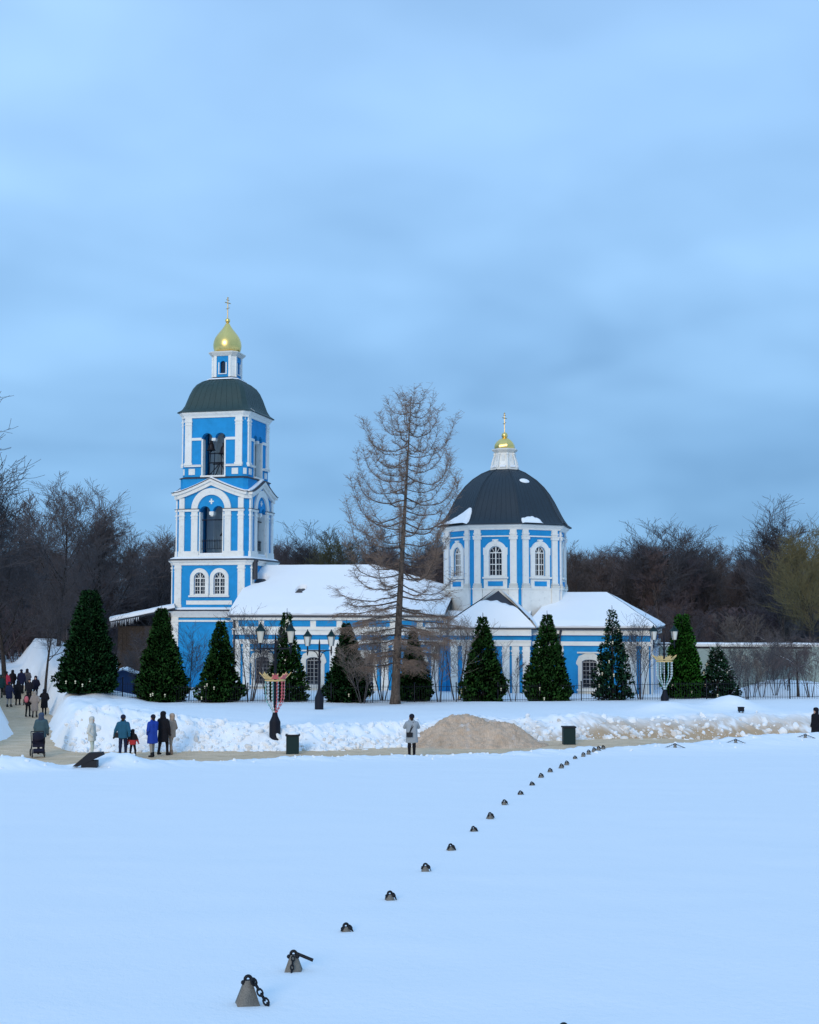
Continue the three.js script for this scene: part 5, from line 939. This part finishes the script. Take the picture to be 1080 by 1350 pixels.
function bonesOf(o) { // 1.75 m figure facing +z; returns body, head and hand bones
  const st = o.stride ?? 0.05, hem = o.hem ?? 0.72, body = [], head = [], hands = [], fat = o.bulk ?? 1;
  const legs = [[-1, st], [1, -st]];
  for (const [s, z] of legs) {
    const hip = [s * 0.085, 0.93, 0], knee = [s * 0.095, 0.5, z * 0.7 + 0.03], ank = [s * 0.095, 0.085 + (z < -0.12 ? 0.04 : 0), z];
    body.push({ a: hip, b: knee, r: 0.088, s: 0.066, tag: 'legs' }, { a: knee, b: ank, r: 0.064, s: 0.05, tag: 'legs' });
    body.push({ a: [ank[0], ank[1] - 0.025, z - 0.03], b: [ank[0] + s * 0.015, 0.045 + ank[1] - 0.085, z + 0.15], r: 0.05, s: 0.042, tag: 'shoes', floor: ank[1] - 0.085 }, { a: ank, b: [ank[0], ank[1] + 0.1, z], r: 0.055, s: 0.056, tag: 'shoes' });
  }
  for (const s of [-1, 1]) {
    body.push({ a: [s * 0.095, 1.36, -0.01], b: [s * 0.075, 1.08, 0.0], r: 0.118 * fat, s: 0.118 * fat, tag: 'coat', k: 0.06 }, { a: [s * 0.075, 1.1, 0], b: [s * 0.08, hem - 0.1, 0.005], r: 0.12 * fat, s: (hem < 0.7 ? 0.155 : 0.132) * fat, tag: 'coat', floor: hem, k: 0.06 });
  }
  body.push({ a: [-0.15, 1.415, -0.01], b: [0.15, 1.415, -0.01], r: 0.075, tag: 'coat', k: 0.05 }, { a: [0, 1.42, -0.01], b: [0, 1.52, 0.005], r: 0.075, s: 0.062, tag: 'coat' });
  const arms = { down: [[0.27, 1.14, 0.0], [0.27, 0.9, 0.06]], pocket: [[0.28, 1.13, -0.05], [0.19, 0.96, 0.11]], raised: [[0.27, 1.25, 0.12], [0.075, 1.5, 0.24]], push: [[0.24, 1.16, 0.06], [0.17, 1.06, 0.3]], swingF: [[0.26, 1.15, 0.09], [0.25, 0.95, 0.22]], swingB: [[0.27, 1.15, -0.1], [0.28, 0.93, -0.12]], out: [[0.3, 1.15, 0.0], [0.36, 0.93, 0.05]] };
  const pose = o.arms ?? ['down', 'down'];
  [-1, 1].forEach((s, i) => {
    const [e, w] = arms[pose[i]], el = [e[0] * s, e[1], e[2]], wr = [w[0] * s, w[1], w[2]], sh = [s * 0.185, 1.405, -0.01];
    body.push({ a: sh, b: el, r: 0.075 * fat, s: 0.062 * fat, tag: 'coat', k: 0.03 }, { a: el, b: wr, r: 0.06 * fat, s: 0.048, tag: 'coat', k: 0.02 });
    if (pose[i] === 'pocket') return;
    const d = V3(wr[0] - el[0], wr[1] - el[1], wr[2] - el[2]).normalize(), side = V3(0, 0, 1).cross(d); if (side.lengthSq() < 0.1) side.set(0, 1, 0).cross(d); side.normalize(); const nrm = d.clone().cross(side);
    const P = (f, l, n) => [wr[0] + d.x * f + side.x * l + nrm.x * n, wr[1] + d.y * f + side.y * l + nrm.y * n, wr[2] + d.z * f + side.z * l + nrm.z * n], hand = [];
    hand.push({ a: P(0.0, 0, 0), b: P(0.04, 0, 0), r: 0.034, s: 0.03, tag: 'hand' });
    [[-0.028, 0.085], [-0.009, 0.096], [0.01, 0.09], [0.028, 0.072]].forEach(([l, len]) => { hand.push({ a: P(0.035, l * 0.7, 0), b: P(0.07, l, 0), r: 0.014, s: 0.0105, tag: 'hand', k: 0.008 }, { a: P(0.07, l, 0), b: P(0.07 + len * 0.4, l, -s * 0.014), r: 0.0105, s: 0.0095, tag: 'hand', k: 0.006 }, { a: P(0.07 + len * 0.4, l, -s * 0.014), b: P(0.07 + len * 0.62, l, -s * 0.034), r: 0.0095, s: 0.008, tag: 'hand', k: 0.006 }); });
    hand.push({ a: P(0.015, -0.026, 0), b: P(0.05, -0.056, -s * 0.012), r: 0.014, s: 0.0105, tag: 'hand', k: 0.01 }, { a: P(0.05, -0.056, -s * 0.012), b: P(0.078, -0.06, -s * 0.026), r: 0.0105, s: 0.0085, tag: 'hand', k: 0.006 });
    hands.push({ bones: hand, c: P(0.06, 0, 0) });
  });
  const hy = 1.63;
  head.push({ a: [0, 1.5, 0], b: [0, 1.57, 0.01], r: 0.055, tag: 'skin' }, { a: [0, hy + 0.035, -0.005], b: [0, hy - 0.04, 0.03], r: 0.09, s: 0.066, tag: 'skin' }, { a: [0, hy + 0.012, 0.09], b: [0, hy - 0.02, 0.108], r: 0.01, s: 0.014, tag: 'skin', k: 0.016 }, { a: [-0.02, hy - 0.055, 0.088], b: [0.02, hy - 0.055, 0.088], r: 0.008, tag: 'lips', k: 0.01 }, { a: [0, hy - 0.085, 0.065], b: [0, hy - 0.09, 0.07], r: 0.024, tag: 'skin', k: 0.03 });
  for (const s of [-1, 1]) head.push({ a: [s * 0.088, hy - 0.02, 0.0], b: [s * 0.09, hy + 0.015, -0.008], r: 0.014, tag: 'skin', k: 0.01 }, { a: [s * 0.033, hy + 0.008, 0.084], b: [s * 0.034, hy + 0.008, 0.085], r: 0.0115, tag: 'eyes' });
  if (o.hood) head.push({ a: [0, hy + 0.045, -0.03], b: [0, hy - 0.05, -0.03], r: 0.118, s: 0.105, tag: 'hat' }, { a: [-0.05, 1.5, -0.02], b: [0.05, 1.5, -0.02], r: 0.085, tag: 'hat', k: 0.05 }, { a: [-0.04, hy + 0.085, 0.02], b: [0.04, hy + 0.085, 0.02], r: 0.05, tag: 'hat', k: 0.05 });
  else head.push({ a: [0, hy + 0.05, -0.02], b: [0, hy + 0.03, -0.03], r: 0.107, s: 0.105, tag: 'hat', k: 0.03, floor: hy + 0.018 }, { a: [0, hy + 0.02, -0.045], b: [0, hy + (o.long ? -0.16 : -0.06), -0.05], r: 0.082, s: o.long ? 0.07 : 0.06, tag: 'hair', k: 0.03 }, { a: [-0.05, 1.5, 0], b: [0.05, 1.5, 0.0], r: 0.07, tag: 'scarf', k: 0.04 });
  return { body, head, hands };
}
function makePerson(o) {
  const { body, head, hands } = bonesOf(o), parts = [], c = o.colors, k = o.cell ?? 0.02;
  const tone = { coat: c.coat, legs: c.legs, shoes: c.shoes ?? [0.012, 0.012, 0.014], skin: [0.52, 0.33, 0.25], lips: [0.35, 0.13, 0.12], eyes: [0.02, 0.015, 0.012], hat: c.hat ?? c.coat, hair: c.hair ?? [0.03, 0.02, 0.015], scarf: c.scarf ?? c.coat, hand: c.gloves ?? [0.5, 0.32, 0.25] };
  const add = (bones, lo, hi, cell) => { const f = fieldOf(bones), s = surfaceNets((x, y, z) => f.at(x, y, z)[0], lo, hi, cell), g = new THREE.BufferGeometry(), cols = []; for (let i = 0; i < s.pos.length; i += 3) { let cc = tone[f.at(s.pos[i], s.pos[i + 1], s.pos[i + 2])[1]]; const y = s.pos[i + 1]; if (o.lower && cc === c.coat && y < o.lower[0] && y > o.lower[1]) cc = o.lower[2]; cols.push(...cc); } g.setAttribute('position', new THREE.Float32BufferAttribute(s.pos, 3)); g.setAttribute('color', new THREE.Float32BufferAttribute(cols, 3)); g.setIndex(s.idx); g.computeVertexNormals(); parts.push(g); };
  add(body, [-0.5, -0.03, -0.45], [0.5, 1.64, 0.45], k);
  add(head, [-0.16, 1.38, -0.2], [0.16, 1.84, 0.18], Math.max(0.009, k * 0.45));
  for (const h of hands) add(h.bones, h.c.map((v) => v - 0.12), h.c.map((v) => v + 0.12), o.cell > 0.025 ? 0.009 : 0.006);
  const g = mergeGeometries(parts); metric(g);
  return g;
}
function person(o) {
  const x = aheadX(o.px, o.py, o.d), y = standY(x, o.d) + (o.dy ?? 0), p = thing('person', o.label, 'person', [x, y, -o.d], o.turn ?? Math.PI, o.group), s = o.h / 1.75;
  p.scale.setScalar(s);
  mesh('body', makePerson(o), M.cloth, p);
  return p;
}
const tint = (name, r, g, b) => { const m = std(col(r, g, b), { roughness: 0.85 }); m.name = name; return m; };
const navy = [0.012, 0.018, 0.05], blk = [0.010, 0.010, 0.014], BACK = Math.PI;
const shoulderBag = (p, x, y, z, w, h, mat, strap = true) => { const g = new THREE.Group(); g.name = 'bag'; p.add(g); mesh('pouch', [box(w, h, 0.09, x, y, z)], mat, g); if (strap) mesh('strap', [bar(V3(x, y + h / 2, z * 0.9), V3(-x * 0.55, 1.46, -0.1), 0.014, 6), bar(V3(-x * 0.55, 1.46, -0.1), V3(-x * 0.4, 1.47, 0.08), 0.014, 6)], mat, g); };
// the walkers on the near path
person({ px: 121, py: 990, d: 54.4, h: 1.64, turn: Math.PI / 2 - 0.2, arms: ['pocket', 'pocket'], stride: 0.06, hem: 0.74, bulk: 1.12, hood: true, colors: { coat: [0.60, 0.60, 0.56], legs: [0.46, 0.52, 0.47], hat: [0.55, 0.54, 0.50] }, label: 'person in a white hooded jacket and pale trousers standing behind the black sign stand' });
{ const p = person({ px: 162, py: 990, d: 54.1, h: 1.74, turn: BACK, arms: ['swingB', 'out'], stride: 0.1, hem: 0.84, bulk: 1.08, colors: { coat: [0.022, 0.10, 0.17], legs: [0.014, 0.02, 0.05], hat: [0.015, 0.02, 0.045], gloves: blk }, label: 'person in a teal blue jacket and dark jeans holding a child by the hand' }); shoulderBag(p, 0.24, 0.95, -0.06, 0.16, 0.2, M.black); }
person({ px: 175, py: 990, d: 54.2, h: 1.16, turn: BACK - 0.35, arms: ['swingF', 'out'], stride: 0.16, hem: 0.86, bulk: 1.12, hood: true, lower: [1.14, 0.84, [0.42, 0.035, 0.04]], colors: { coat: blk, legs: blk, hat: blk, gloves: blk }, label: 'small child in a black and red jacket walking beside an adult' });
person({ px: 201, py: 990, d: 54.7, h: 1.70, turn: -2.3, arms: ['push', 'pocket'], stride: 0.08, hem: 0.58, bulk: 1.1, colors: { coat: [0.018, 0.055, 0.33], legs: [0.30, 0.28, 0.25], hat: [0.012, 0.014, 0.03], gloves: blk, shoes: [0.02, 0.02, 0.022] }, label: 'person in a bright blue long coat and light trousers' });
person({ px: 215, py: 990, d: 55.3, h: 1.78, turn: 2.7, arms: ['down', 'pocket'], stride: 0.16, hem: 0.56, bulk: 1.1, hood: true, colors: { coat: blk, legs: blk, hat: blk, gloves: blk }, label: 'person in a long black coat between a blue coat and a beige coat' });
person({ px: 226, py: 988, d: 55.8, h: 1.66, turn: -2.0, arms: ['pocket', 'pocket'], stride: 0.09, hem: 0.74, bulk: 1.12, hood: true, colors: { coat: [0.36, 0.27, 0.21], legs: [0.36, 0.28, 0.22], hat: [0.40, 0.30, 0.23], shoes: [0.2, 0.15, 0.12] }, label: 'person in beige hooded jacket and beige trousers in front of the snow bank' });
{ const p = person({ px: 543, py: 985, d: 53.9, h: 1.78, turn: BACK + 0.05, arms: ['raised', 'raised'], stride: 0.02, hem: 0.66, bulk: 1.15, colors: { coat: [0.30, 0.33, 0.36], legs: blk, hat: [0.012, 0.014, 0.025], scarf: [0.33, 0.36, 0.39] }, label: 'person in a long grey coat seen from behind taking a photograph' }); shoulderBag(p, 0.1, 0.98, -0.19, 0.24, 0.17, M.black); mesh('strap', [bar(V3(0.1, 1.05, -0.19), V3(-0.14, 1.46, -0.09), 0.016, 6)], M.black, p); mesh('phone', [box(0.15, 0.08, 0.012, 0, 1.56, 0.3)], M.black, p); }
person({ px: 54, py: 985, d: 55.9, h: 1.68, turn: BACK, arms: ['down', 'down'], stride: 0.05, hem: 0.72, bulk: 1.2, hood: true, colors: { coat: [0.055, 0.10, 0.12], legs: blk, hat: [0.05, 0.075, 0.13], gloves: blk }, label: 'person in a grey green padded jacket standing over a pushchair' });
{ // pushchair
  const x = aheadX(50, 990, 54.7), s = thing('pushchair', 'black folding pushchair in front of a person in a padded jacket', 'pushchair', [x, 0.0, -54.7], 0.35);
  for (const [wx, wz, r] of [[-0.24, 0.3, 0.11], [0.24, 0.3, 0.11], [-0.27, -0.3, 0.15], [0.27, -0.3, 0.15]]) { const w = new THREE.Group(); w.name = 'wheel'; w.position.set(wx, r + 0.02, wz); w.rotation.y = Math.PI / 2; s.add(w); mesh('tyre', [new THREE.TorusGeometry(r - 0.025, 0.025, 8, 20)], M.rubber, w); mesh('rim', [cyl(0.03, 0.03, 0.05, 0, 0, 0, 8).rotateX(Math.PI / 2), box(2 * r - 0.06, 0.02, 0.015), box(0.02, 2 * r - 0.06, 0.014)], M.goldDull, w); }
  mesh('frame', [-1, 1].flatMap((q) => [bar(V3(q * 0.24, 0.13, 0.3), V3(q * 0.25, 1.0, -0.45), 0.017, 6), bar(V3(q * 0.27, 0.16, -0.3), V3(q * 0.24, 0.66, 0.1), 0.017, 6)]).concat([bar(V3(-0.24, 0.2, 0.25), V3(0.24, 0.2, 0.25), 0.014, 6)]), M.iron, s);
  mesh('handle', [bar(V3(-0.25, 1.0, -0.45), V3(0.25, 1.0, -0.45), 0.022, 8)], M.rubber, s);
  mesh('seat', [box(0.42, 0.1, 0.4, 0, 0.48, 0.05), box(0.42, 0.5, 0.08, 0, 0.72, -0.16, 0, 0, -0.25), box(0.4, 0.06, 0.2, 0, 0.3, 0.3, 0, 0, 0.5)], tint('dark navy fabric', 0.014, 0.014, 0.03), s);
  mesh('canopy', [new THREE.SphereGeometry(0.32, 16, 8, 0, Math.PI * 2, 0, Math.PI * 0.42).scale(0.72, 0.85, 1).rotateX(0.35).translate(0, 0.74, -0.02)], tint('black fabric', 0.012, 0.012, 0.024), s);
  mesh('basket', [box(0.38, 0.14, 0.42, 0, 0.24, -0.05)], tint('grey mesh fabric', 0.25, 0.25, 0.26), s);
}
person({ px: 1076, py: 960, d: 61.5, h: 1.82, turn: -1.2, arms: ['pocket', 'pocket'], hem: 0.6, bulk: 1.15, hood: true, colors: { coat: blk, legs: blk, hat: blk }, label: 'person in a black hooded coat half hidden behind the snow edge' });
// the walkers far along the branch of the path
const farWalkers = [
  [37, 87, 1.62, { coat: blk, legs: blk }, 'person in black with a pink backpack on the far path', ['down', 'out'], true],
  [46, 86.5, 1.66, { coat: [0.27, 0.23, 0.21], legs: [0.10, 0.09, 0.09], hat: [0.30, 0.26, 0.23] }, 'person in a long pale grey brown coat on the far path', ['pocket', 'pocket']],
  [58.5, 88, 1.68, { coat: blk, legs: blk }, 'person in a long black coat walking alone by the snow wall', ['pocket', 'raised']],
  [12, 93, 1.72, { coat: navy, legs: [0.32, 0.30, 0.28] }, 'person in a wide navy coat and light trousers on the far path', ['out', 'down']],
  [23.5, 94, 1.70, { coat: blk, legs: blk }, 'person in a long black coat walking beside a navy coat', ['down', 'down']],
  [38.5, 96, 1.60, { coat: [0.014, 0.014, 0.022], legs: blk }, 'shorter person in dark clothes walking towards a backpack wearer', ['pocket', 'pocket']],
  [46.5, 97, 1.70, { coat: [0.012, 0.013, 0.03], legs: blk }, 'person in dark clothes seen above the pale grey brown coat', ['down', 'pocket']],
  [27.5, 101, 1.78, { coat: [0.012, 0.016, 0.05], legs: blk }, 'tall person in a dark navy jacket far up the path', ['down', 'down']],
  [35, 102, 1.72, { coat: [0.17, 0.15, 0.155], legs: navy, hat: [0.03, 0.03, 0.04] }, 'person in a pale grey jacket with a dark hat far up the path', ['pocket', 'down']],
  [8, 100, 1.72, { coat: [0.42, 0.035, 0.075], legs: navy, hat: blk }, 'person in a crimson pink jacket far up the path', ['down', 'down']],
  [16, 101.5, 1.68, { coat: [0.02, 0.017, 0.022], legs: blk }, 'person in dark clothes beside a crimson pink jacket', ['pocket', 'down']],
  [0.5, 98, 1.70, { coat: [0.014, 0.05, 0.055], legs: blk }, 'person in a dark teal jacket at the outer side of the walkers', ['down', 'down']],
];
farWalkers.forEach(([px, d, h, colors, label, arms, pack], i) => {
  const p = person({ px, py: 930, d, h, turn: i === 5 || i === 6 ? 0.1 : BACK + (i % 3 - 1) * 0.3, arms, stride: 0.08 + 0.04 * (i % 3), hem: [0.82, 0.45, 0.5, 0.6, 0.45, 0.8, 0.78, 0.7, 0.76, 0.78, 0.7, 0.76][i], bulk: 1.12, hood: i % 2 === 0 || i === 1, colors: { gloves: blk, ...colors }, cell: 0.03, label, group: 'walkers far up the path' });
  if (pack) { const g = new THREE.Group(); g.name = 'backpack'; p.add(g); mesh('pouch', [new THREE.SphereGeometry(0.2, 12, 10).scale(0.85, 1.15, 0.55).translate(0, 1.22, -0.2)], tint('pink fabric', 0.5, 0.13, 0.16), g); mesh('strap', [bar(V3(-0.1, 1.42, -0.12), V3(-0.11, 1.3, 0.14), 0.02, 6), bar(V3(0.1, 1.42, -0.12), V3(0.11, 1.3, 0.14), 0.02, 6)], M.black, g); }
});
renderer.render(scene, camera);
